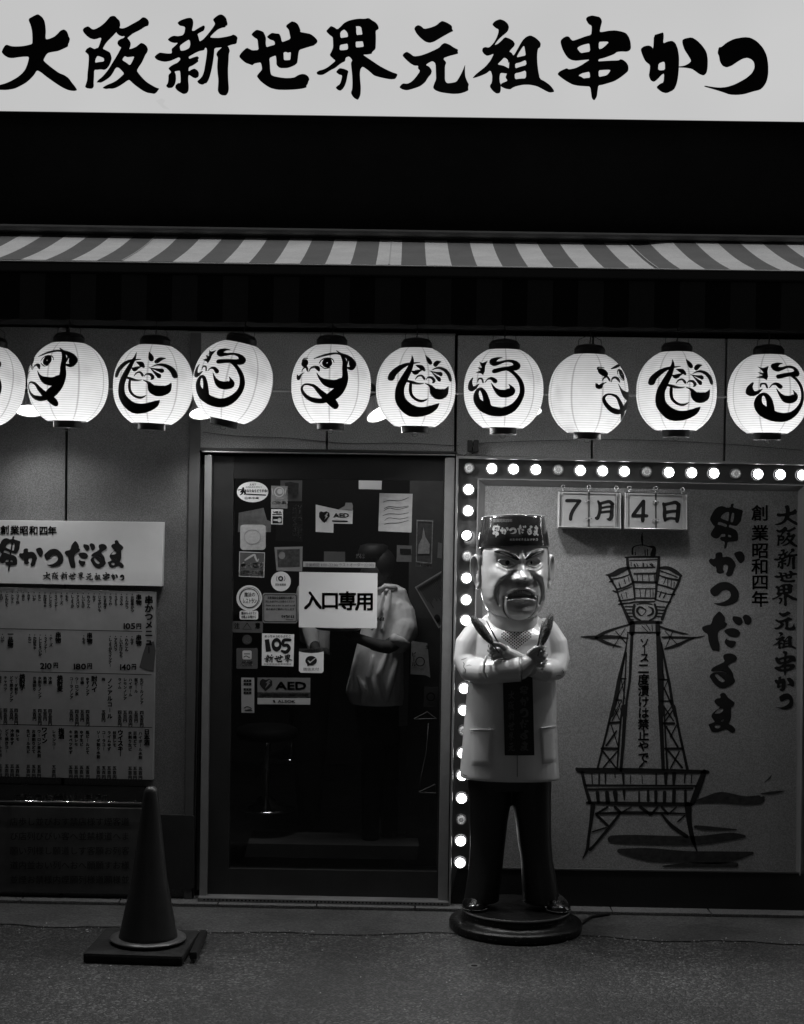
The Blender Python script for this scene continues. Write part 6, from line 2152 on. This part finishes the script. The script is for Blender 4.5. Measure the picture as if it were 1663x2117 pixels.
# chipped paint on the elbow and fine scratches, each on the coat's own surface
cm = MB()
fe = onto(tree_coat, 0.0008, lambda a, b: s3(a, b, 40))
for s_ in ("958,1369,1 960,1373,1.6 959,1379,1.2 963,1385,1.6 962,1391,0.8", "954,1364,0.8 961,1362,1.2 966,1360,0.6", "964,1377,0.6 970,1375,1 975,1376,0.5", "1163,1386,0.8 1166,1390,1.6 1164,1393,0.8", "1150,1398,0.6 1156,1396,1.2 1160,1397,0.5", "957,1600,0.8 961,1603,1.4 966,1604,0.8"):
    put_ribbon(cm, S(s_), fe, 4)
obj('paint_chips', cm, mat('chip_dark', 0.12, 0.7), stt, kind='stuff')

# speaker grille of small drilled holes in the chest
gr = MB()
fg = onto(tree_coat, 0.0006, lambda a, b: s3(a, b, 58))
for r_ in range(16):
    yy = 1299 + r_ * 3.0
    half = 31 - max(0, r_ - 7) * 3.6
    if r_ < 4:
        half = 18 + r_ * 4
    k = int(half // 3.7)
    for c_ in range(-k, k + 1):
        if (c_ + r_) % 2:
            continue
        xx = 1068 + c_ * 3.7
        put_poly(gr, disc(xx, yy, 1.65, 1.65, 8), [], fg)
obj('speaker_holes', gr, ink, stt, kind='stuff')

# neck
nk = MB()
nk.loft([sring(1062, 1312, 44, 44, 30, 36), sring(1062, 1300, 49, 50, 36, 36), sring(1061, 1285, 51, 54, 40, 36), sring(1060, 1262, 52, 52, 42, 36), sring(1060, 1235, 54, 46, 44, 36)])
# head, turned a little to the viewer's right
HC = (1064, 1185)
YAW = math.radians(9)
hrows = [(1112, 67, 64, 66), (1125, 69, 68, 68), (1140, 70.5, 71, 70), (1160, 71, 71, 70), (1180, 71, 72, 68), (1200, 70, 74, 65), (1215, 69, 75, 62), (1230, 66.5, 75, 58), (1245, 62.5, 73, 53), (1258, 57, 70, 48), (1268, 50, 65, 43), (1277, 38, 55, 36), (1284, 25, 38, 24), (1287, 10, 14, 10)]


def lerp_rows(z):
    for a, b in zip(hrows, hrows[1:]):
        if a[0] <= z <= b[0]:
            t = (z - a[0]) / (b[0] - a[0])
            return [a[i] + (b[i] - a[i]) * t for i in (1, 2, 3)]
    return hrows[-1][1:] if z > hrows[-1][0] else hrows[0][1:]


def ga(x, c, s):
    return math.exp(-((x - c) / s) ** 2)


def sst(a, b, x):
    t = max(0, min(1, (x - a) / (b - a)))
    return t * t * (3 - 2 * t)


def seg_d(x, z, pts):
    best = 1e9
    for (a, b), (c, d) in zip(pts, pts[1:]):
        t = max(0, min(1, ((x - a) * (c - a) + (z - b) * (d - b)) / ((c - a) ** 2 + (d - b) ** 2)))
        best = min(best, math.hypot(x - a - t * (c - a), z - b - t * (d - b)))
    return best


def face(X, Z):
    ax = abs(X)
    d = 0.0
    d += 10.0 * math.exp(-(seg_d(ax, Z, [(7, 1153), (26, 1144), (46, 1138)]) / 6.0) ** 2)    # angry brow
    d += 5.0 * ga(X, 0, 6) * ga(Z, 1146, 9)
    d -= 3.5 * ga(ax, 7.5, 2.2) * ga(Z, 1147, 8)                                               # frown lines
    d -= 13.0 * ga(ax, 28, 15) * ga(Z, 1161, 9.5)                                              # sockets
    d += 4.5 * math.exp(-(seg_d(ax, Z, [(13, 1174), (28, 1177), (45, 1168)]) / 3.4) ** 2)     # lower lids
    d += (5 + 17 * sst(1152, 1190, Z)) * ga(X, 0, 8 + 3.5 * sst(1160, 1190, Z)) * sst(1150, 1160, Z) * (1 - sst(1195, 1203, Z))
    d += 12.0 * ga(X, 0, 10.5) * ga(Z, 1190, 9)                                                # nose tip
    d += 13.0 * ga(ax, 16, 6.5) * ga(Z, 1193, 7.5)                                             # wings
    d -= 7.0 * ga(ax, 7, 3.2) * ga(Z, 1203, 2.8)                                               # nostrils
    d += 12.0 * ga(ax, 43, 14) * ga(Z, 1184, 13)                                               # cheeks
    d -= 5.0 * math.exp(-(seg_d(ax, Z, [(21, 1185), (33, 1193), (43, 1208), (47, 1230), (42, 1246)]) / 3.0) ** 2)   # deep folds
    d += 6.0 * math.exp(-(seg_d(ax, Z, [(30, 1184), (44, 1193), (54, 1210), (56, 1232)]) / 6.0) ** 2)
    d += 6.5 * ga(X, 0, 30) * ga(Z, 1213, 13)                                                 # upper lip
    d += 3.0 * math.exp(-(seg_d(ax, Z, [(0, 1213), (14, 1215), (26, 1222)]) / 3.2) ** 2)
    inm = 1 - sst(0.72, 1.05, math.hypot(X / 30.0, (Z - 1224 - 0.012 * X * X) / 8.5))
    d -= 18.0 * inm                                                                            # open mouth
    # jaw plate: separate moving piece, proud with a groove round it
    if Z > 1229:
        e = math.hypot(X / 33.0, max(0, Z - 1246) / 34.0) if Z > 1246 else ax / 33.0
        d += 6.0 * (1 - sst(0.94, 1.0, e)) * sst(1229, 1233, Z)
        d -= 4.0 * math.exp(-((e - 1.035) / 0.04) ** 2)
        d += 6.0 * ga(X, 0, 18) * ga(Z, 1262, 11)
        d += 4.0 * ga(X, 0, 20) * ga(Z, 1236, 4)
        d -= 3.0 * ga(X, 0, 20) * ga(Z, 1247, 5)
    return d


nA, nZ = 240, 170
hv, hf = [], []
ch_, sh_2 = math.cos(YAW), math.sin(YAW)
for j in range(nZ + 1):
    z = 1112 + (1287 - 1112) * (j / nZ) ** 0.985
    rx, rf, rb = lerp_rows(z)
    for i in range(nA):
        # denser sampling on the face (angle 0 = front)
        a = 2 * math.pi * i / nA
        a2 = a - 0.45 * math.sin(a)
        sx_, cy_ = math.sin(a2), math.cos(a2)
        X = math.copysign(abs(sx_) ** (2 / 2.08), sx_) * rx
        Yf = math.copysign(abs(cy_) ** (2 / 2.08), cy_) * (rf if cy_ > 0 else rb)
        if cy_ > 0:
            Yf += face(X, z) * sst(0.0, 0.45, cy_)
        X2 = X * ch_ + Yf * sh_2
        Y2 = Yf * ch_ - X * sh_2
        hv.append(s3(HC[0] + X2 - 2, z, Y2))
for j in range(nZ):
    for i in range(nA):
        i2 = (i + 1) % nA
        hf.append((j * nA + i, j * nA + i2, (j + 1) * nA + i2, (j + 1) * nA + i))
hf.append(tuple(nZ * nA + i for i in range(nA)))
hf.append(tuple(reversed(range(nA))))
head = obj('head', MB().add(hv, hf), m_skin, stt, smooth=True, fixn=True)
obj('neck', nk, m_skin, stt, smooth=True, fixn=True)


def hp(X, Z, Y):
    """head-space: X across, Z photo height, Y depth forward, turned with the head"""
    return s3(HC[0] + X * ch_ + Y * sh_2 - 2, Z, Y * ch_ - X * sh_2)


def surf(X, Z, lift=1.0):
    rx, rf, rb = lerp_rows(Z)
    t = max(0.0, 1 - abs(X / rx) ** 2.08)
    Y = rf * t ** (1 / 2.08) + face(X, Z) * sst(0.0, 0.45, t ** 0.5)
    return hp(X, Z, Y + lift)


# eyes
for sx in (-1, 1):
    c = surf(28 * sx, 1161, -3.2)
    e_ = obj('eye', MB().ball((0, 0, 0), 1.0, 28, 18), mat('eye_white', 0.85, 0.08, 0.7, coat=1.0), stt, smooth=True)
    e_.location = c - WLOC[stt.name]
    e_.scale = (u(12.5), u(10), u(9))
    WLOC[e_.name] = c
    pu = MB()
    pts = []
    pc = Vector((-0.55 if sx > 0 else 0.38, 0, -0.05))
    for k in range(20):
        a = 2 * math.pi * k / 20
        x_, z_ = pc.x + 0.50 * math.cos(a), pc.z + 0.56 * math.sin(a)
        y_ = -math.sqrt(max(0.0, 1.02 - x_ * x_ - z_ * z_))
        pts.append(Vector((x_, y_ - 0.012, z_)))
    cc_ = sum(pts, Vector()) / 20 + Vector((0, -0.08, 0))
    pu.add(pts + [cc_], [(k, (k + 1) % 20, 20) for k in range(20)])
    obj('pupil', pu, m_black, e_, local=True, smooth=True)
    # lids
    ld1 = MB().capsule([surf(sx * x_, z_, 1.2) for x_, z_ in ((13, 1163), (20, 1155.5), (29, 1152), (38, 1153), (44, 1158))], [u(2.6), u(3.2), u(3.2), u(2.8), u(2)], 10)
    obj('upper_lid', ld1, m_skin, stt, smooth=True)
    ld2 = MB().capsule([surf(sx * x_, z_, 0.6) for x_, z_ in ((14, 1166), (22, 1170), (31, 1171.5), (40, 1167), (44, 1161))], [u(1.8), u(2.3), u(2.3), u(2), u(1.4)], 10)
    obj('lower_lid', ld2, m_skin, stt, smooth=True)
    eb = MB()
    put_ribbon(eb, [(9, 1154, 5), (18, 1148, 9), (30, 1141.5, 11), (42, 1138, 9), (51, 1139, 3)], lambda a, b: surf(sx * a, b, 1.1), 6)
    obj('eyebrow', eb, mat('brow_paint', 0.02, 0.35, 0.4), stt, smooth=True)
# teeth, lips, jaw line
th = MB()
for k in range(-4, 5):
    c = surf(k * 4.5, 1220.5 + 0.011 * (k * 4.5) ** 2, 19.5 - 1.5 * abs(k))
    th.ball(c, (u(2.4), u(2.8), u(4.0)), 10, 8)
obj('teeth', th, mat('teeth_white', 0.55, 0.15, 0.6, coat=0.8), stt, smooth=True)
lp = MB().capsule([surf(x_, 1216 + 0.014 * x_ * x_, 0.5) for x_ in range(-28, 29, 4)], [u(1.4 + 1.1 * math.cos(x_ / 28 * 1.5)) for x_ in range(-28, 29, 4)], 10)
obj('upper_lip', lp, mat('lip_tone', 0.2, 0.2, 0.5, coat=0.6), stt, smooth=True)
lp = MB().capsule([surf(x_, 1232 + 0.004 * x_ * x_, 0.8) for x_ in range(-24, 25, 4)], [u(1.2 + 1.5 * math.cos(x_ / 24 * 1.5)) for x_ in range(-24, 25, 4)], 10)
obj('lower_lip', lp, mat('lip_tone', 0.2), stt, smooth=True)
jl = []
for k in range(31):
    a = math.pi * k / 30
    if k in (0, 30):
        pass
    jl.append((34.2 * math.cos(a), 1246 + 35.2 * math.sin(a)))
jl = [(34.2, 1233), (34.2, 1240)] + jl + [(-34.2, 1240), (-34.2, 1233)]
obj('jaw_joint', MB().tube([surf(x_, min(z_, 1283), 0.3) for x_, z_ in jl], u(0.8), 6), m_black, stt, smooth=True)
# ears
for sx in (-1, 1):
    em = MB()
    n, m_n = 36, 12

    def ept(s, t, dep):
        # s across the ear from its root to its back edge, t down from the middle, dep towards its open face
        ox, oy = 0.60 * s + 0.80 * dep, -0.80 * s + 0.60 * dep
        return hp(sx * (68 + ox * 1.15), 1182 + t, 6 + oy)
    vs, fs = [], []
    for ring_i in range(m_n + 1):
        f = ring_i / m_n
        for k in range(n):
            a = 2 * math.pi * k / n
            z = -math.cos(a)
            wdt = 12.5 - 3.5 * z
            s0 = 10.5 + math.sin(a) * wdt * (1.0 if math.sin(a) > 0 else 0.85) - 1.5 * z
            t0 = z * 36.5
            s_, t_ = 9 + (s0 - 9) * f, -2 + (t0 + 2) * f
            dep = 2.0 - 6.0 * ga(f, 0.0, 0.45) + 6.5 * ga(f, 0.88, 0.13) - 2.5 * sst(0.93, 1, f) - 2.2 * ga(f, 0.68, 0.08)
            if z > 0.55:
                dep = dep * 0.4 + 3.0 * (1 - f)
            vs.append(ept(s_, t_, dep))
    for r_ in range(m_n):
        for k in range(n):
            k2 = (k + 1) % n
            fs.append((r_ * n + k, r_ * n + k2, (r_ + 1) * n + k2, (r_ + 1) * n + k))
    o_ = len(vs)
    for k in range(n):
        a = 2 * math.pi * k / n
        z = -math.cos(a)
        vs.append(ept(6 + math.sin(a) * 9, z * 30, -7))
    for k in range(n):
        k2 = (k + 1) % n
        fs.append((m_n * n + k, m_n * n + k2, o_ + k2, o_ + k))
    fs.append(tuple(range(n)))
    fs.append(tuple(o_ + k for k in range(n)))
    obj('ear', em.add(vs, fs), m_skin, stt, smooth=True, fixn=True)
# hair at the temples
for sx in (-1, 1):
    hb_ = MB()
    vs = []
    for j in range(9):
        z = 1128 + j * 5
        for i in range(5):
            rx, rf, rb = lerp_rows(z)
            a = math.radians(88 - i * 12 + j * 0.4)
            X = math.sin(math.radians(90)) * 0
            s_ = math.sin(a) if i else 1.0
            Xp = sx * (rx + 1.0) * (abs(math.sin(math.radians(78 + i * 14))) ** (2 / 2.25))
            Yp = (math.copysign(abs(math.cos(math.radians(78 + i * 14))) ** (2 / 2.25), math.cos(math.radians(78 + i * 14)))) * (rf if i == 0 else rb)
            vs.append(hp(Xp, z, Yp))
    hb_.add(vs, [(j * 5 + i, j * 5 + i + 1, (j + 1) * 5 + i + 1, (j + 1) * 5 + i) for j in range(8) for i in range(4)])
    obj('side_hair', hb_, m_hat, stt, smooth=True)

# cap
ht = MB()


def hatring(py, rx, rf, rb, lift):
    out = []
    for i in range(72):
        a = 2 * math.pi * i / 72
        X, Y = math.sin(a) * rx, math.cos(a) * (rf if math.cos(a) > 0 else rb)
        zz = py - lift * (0.5 + 0.5 * math.cos(a)) + (0 if True else 0)
        out.append(hp(X, zz, Y))
    return out


ht.loft([hatring(1137, 71, 73, 72, 11), hatring(1138.5, 73, 75.5, 74, 11), hatring(1136, 74.5, 77, 75, 11), hatring(1100, 69, 71, 70, 11), hatring(1080, 65.8, 67.5, 67, 11), hatring(1075.5, 64.5, 66, 66, 11), hatring(1074.5, 62, 63.5, 63, 11), hatring(1077, 59, 60, 60, 11), hatring(1079, 30, 30, 30, 8), hatring(1079, 3, 3, 3, 5)])
hat = obj('cap', ht, m_hat, stt, smooth=True, fixn=True)
obj('cap_rim_highlight', MB().tube([hatring(1075, 64.5, 66, 66, 11)[k % 72] for k in range(73)], u(0.9), 6), mat('cap_rim_highlight', 0.35, 0.2, 0.6), hat, smooth=True)  # pale tube painted in as the highlight on the cap's top rim
tree_hat = bvh_of([hat])
fh = onto(tree_hat, 0.0012, lambda a, b: s3(a, b, 66))
zh = zoomed(980, 1060, 9.782, fh)
hl = MB()
for c, r in (('串2', (375, 235, 530, 505)), ('か2', (525, 290, 705, 445)), ('つ2', (715, 295, 870, 430)), ('だ2', (880, 240, 1060, 440)), ('る2', (1075, 260, 1190, 450)), ('ま2', (1200, 255, 1310, 465))):
    put_glyph(hl, c, r, zh)
obj('cap_lettering', hl, mat('cap_print', 0.42, 0.4), hat)
hl = MB()
put_row(hl, '創業昭和四年', (395, 120, 780, 195), zh, 0.03)
for i, c in enumerate(SLOGAN):
    put_glyph(hl, c, (725 + i * 58, 515, 775 + i * 58, 568), zh)
obj('cap_small_lettering', hl, mat('cap_print_dim', 0.25, 0.4), hat)


# hands and what they hold
def hand(name, palm, fingers, thumb, wrist):
    h = MB()
    h.capsule([s3(*p[:3]) for p in wrist], [u(p[3]) for p in wrist], 18)
    for p in palm:
        h.ball(s3(*p[:3]), (u(p[3]), u(p[4]), u(p[5])), 18, 12)
    for f in fingers + [thumb]:
        h.capsule([s3(*p[:3]) for p in f], [u(p[3]) for p in f], 12)
    return remeshed(name, h, m_skin, stt, 0.0022, 2)


# hand on the viewer's left: its forearm comes from the right elbow behind the other sleeve
hand('hand', [(1040, 1339, 84, 13, 9, 12), (1031, 1336, 82, 11, 9, 12)],
     [[(1026, 1327, 84, 4.8), (1014, 1326, 93, 4.8), (1008, 1328, 95, 4.4), (1010, 1331, 100, 3.8)],
      [(1027, 1335, 86, 4.8), (1013, 1335, 95, 4.8), (1006, 1337, 96, 4.4), (1010, 1339, 101, 3.8)],
      [(1028, 1343, 86, 4.6), (1014, 1344, 94, 4.6), (1008, 1346, 95, 4.2), (1012, 1347, 100, 3.6)],
      [(1030, 1350, 84, 4.2), (1018, 1352, 90, 4.2), (1013, 1353, 92, 3.8), (1016, 1354, 96, 3.3)]],
     [(1038, 1331, 92, 5), (1027, 1324, 99, 4.8), (1017, 1322, 101, 4.2)],
     [(1096, 1374, 64, 19), (1072, 1362, 72, 17), (1054, 1350, 80, 14.5), (1044, 1344, 84, 13)])
# hand on the viewer's right: continues the front sleeve
hand('hand', [(1093, 1356, 86, 15, 9, 17), (1101, 1348, 84, 12, 9, 14)],
     [[(1100, 1338, 88, 5), (1112, 1331, 96, 5), (1119, 1332, 97, 4.6), (1116, 1336, 102, 4)],
      [(1103, 1347, 88, 5), (1115, 1343, 97, 5), (1121, 1345, 97, 4.6), (1117, 1349, 102, 4)],
      [(1103, 1357, 88, 5), (1114, 1355, 96, 5), (1120, 1357, 96, 4.6), (1116, 1361, 101, 4)],
      [(1101, 1367, 86, 4.8), (1111, 1367, 93, 4.6), (1116, 1369, 94, 4.2), (1113, 1373, 98, 3.6)]],
     [(1086, 1344, 92, 5.4), (1097, 1333, 98, 5), (1108, 1329, 100, 4.4)],
     [(1068, 1375, 85, 23), (1078, 1370, 86, 20), (1086, 1363, 87, 17)])
# sleeve edge at the middle: dark joint line between sleeve and hand
jp = []
for k in range(25):
    a = 2 * math.pi * k / 24
    jp.append(s3(1070.8, 1374.5, 85) + Vector((0.001, math.cos(a) * u(26.2), math.sin(a) * u(26.2))))
obj('sleeve_hem', MB().tube(jp, u(0.9), 6), mat('hem_dark', 0.1, 0.5), stt, smooth=True)

m_fry = mat('fried_crumb', 0.3, 0.75, 0.3, var=0.5, vscale=160, bump=1.6, bscale=260, speck=0.5, sscale=420)
m_stick = mat('bamboo_stick', 0.22, 0.5, 0.3)
for a, b, w, s0, s1, lab in (((971, 1268, 96), (1012, 1322, 100), 9.4, (1001, 1277, 99), (1024, 1320, 100), 'fried cutlet skewer in the hand on the left of the statue'),
                             ((1132, 1262, 98), (1111, 1325, 101), 9.6, (1113.5, 1277, 99), (1104, 1327, 101), 'fried cutlet skewer in the hand on the right of the statue')):
    A, B = s3(*a), s3(*b)
    t = thing('skewer', lab, 'skewer', tuple(B), 'fried skewers held by the statue')
    n = 16
    bm_ = MB()
    ax = (B - A)
    random.seed(int(a[0]))
    pts = [A + ax * (k / n) for k in range(n + 1)]
    rr = [u(w) * (max(0.10, math.sin(math.pi * (k + 0.6) / (n + 1.2))) ** 0.45) for k in range(n + 1)]
    bm_.tube(pts, rr, 28)
    for i_, v in enumerate(bm_.v):
        bm_.v[i_] = v + Vector((random.uniform(-1, 1), random.uniform(-1, 1), random.uniform(-1, 1))) * 0.0011
    obj('fried_cutlet', bm_, m_fry, t, smooth=False)
    obj('bamboo_stick', MB().tube([B - ax * 0.1, B + ax * 0.35], u(1.5), 8), m_stick, t, smooth=True)
    obj('bamboo_stick', MB().tube([s3(*s0), s3(*s1)], [u(1.0), u(1.7)], 8), mat('dark_stick', 0.05, 0.5), t, smooth=True)

# power lead behind the statue
cb = thing('power_lead', 'black cable lying on the pavement right of the statue base', 'cable', tuple(G(1210, 1905)))
obj('lead', MB().tube([G(1190, 1925) + Vector((0, 0, .012)), G(1212, 1908) + Vector((0, 0, .012)), G(1225, 1901) + Vector((0, 0, .012)), G(1260, 1896) + Vector((0, 0, .012))], 0.006, 8), m_black, cb, smooth=True)
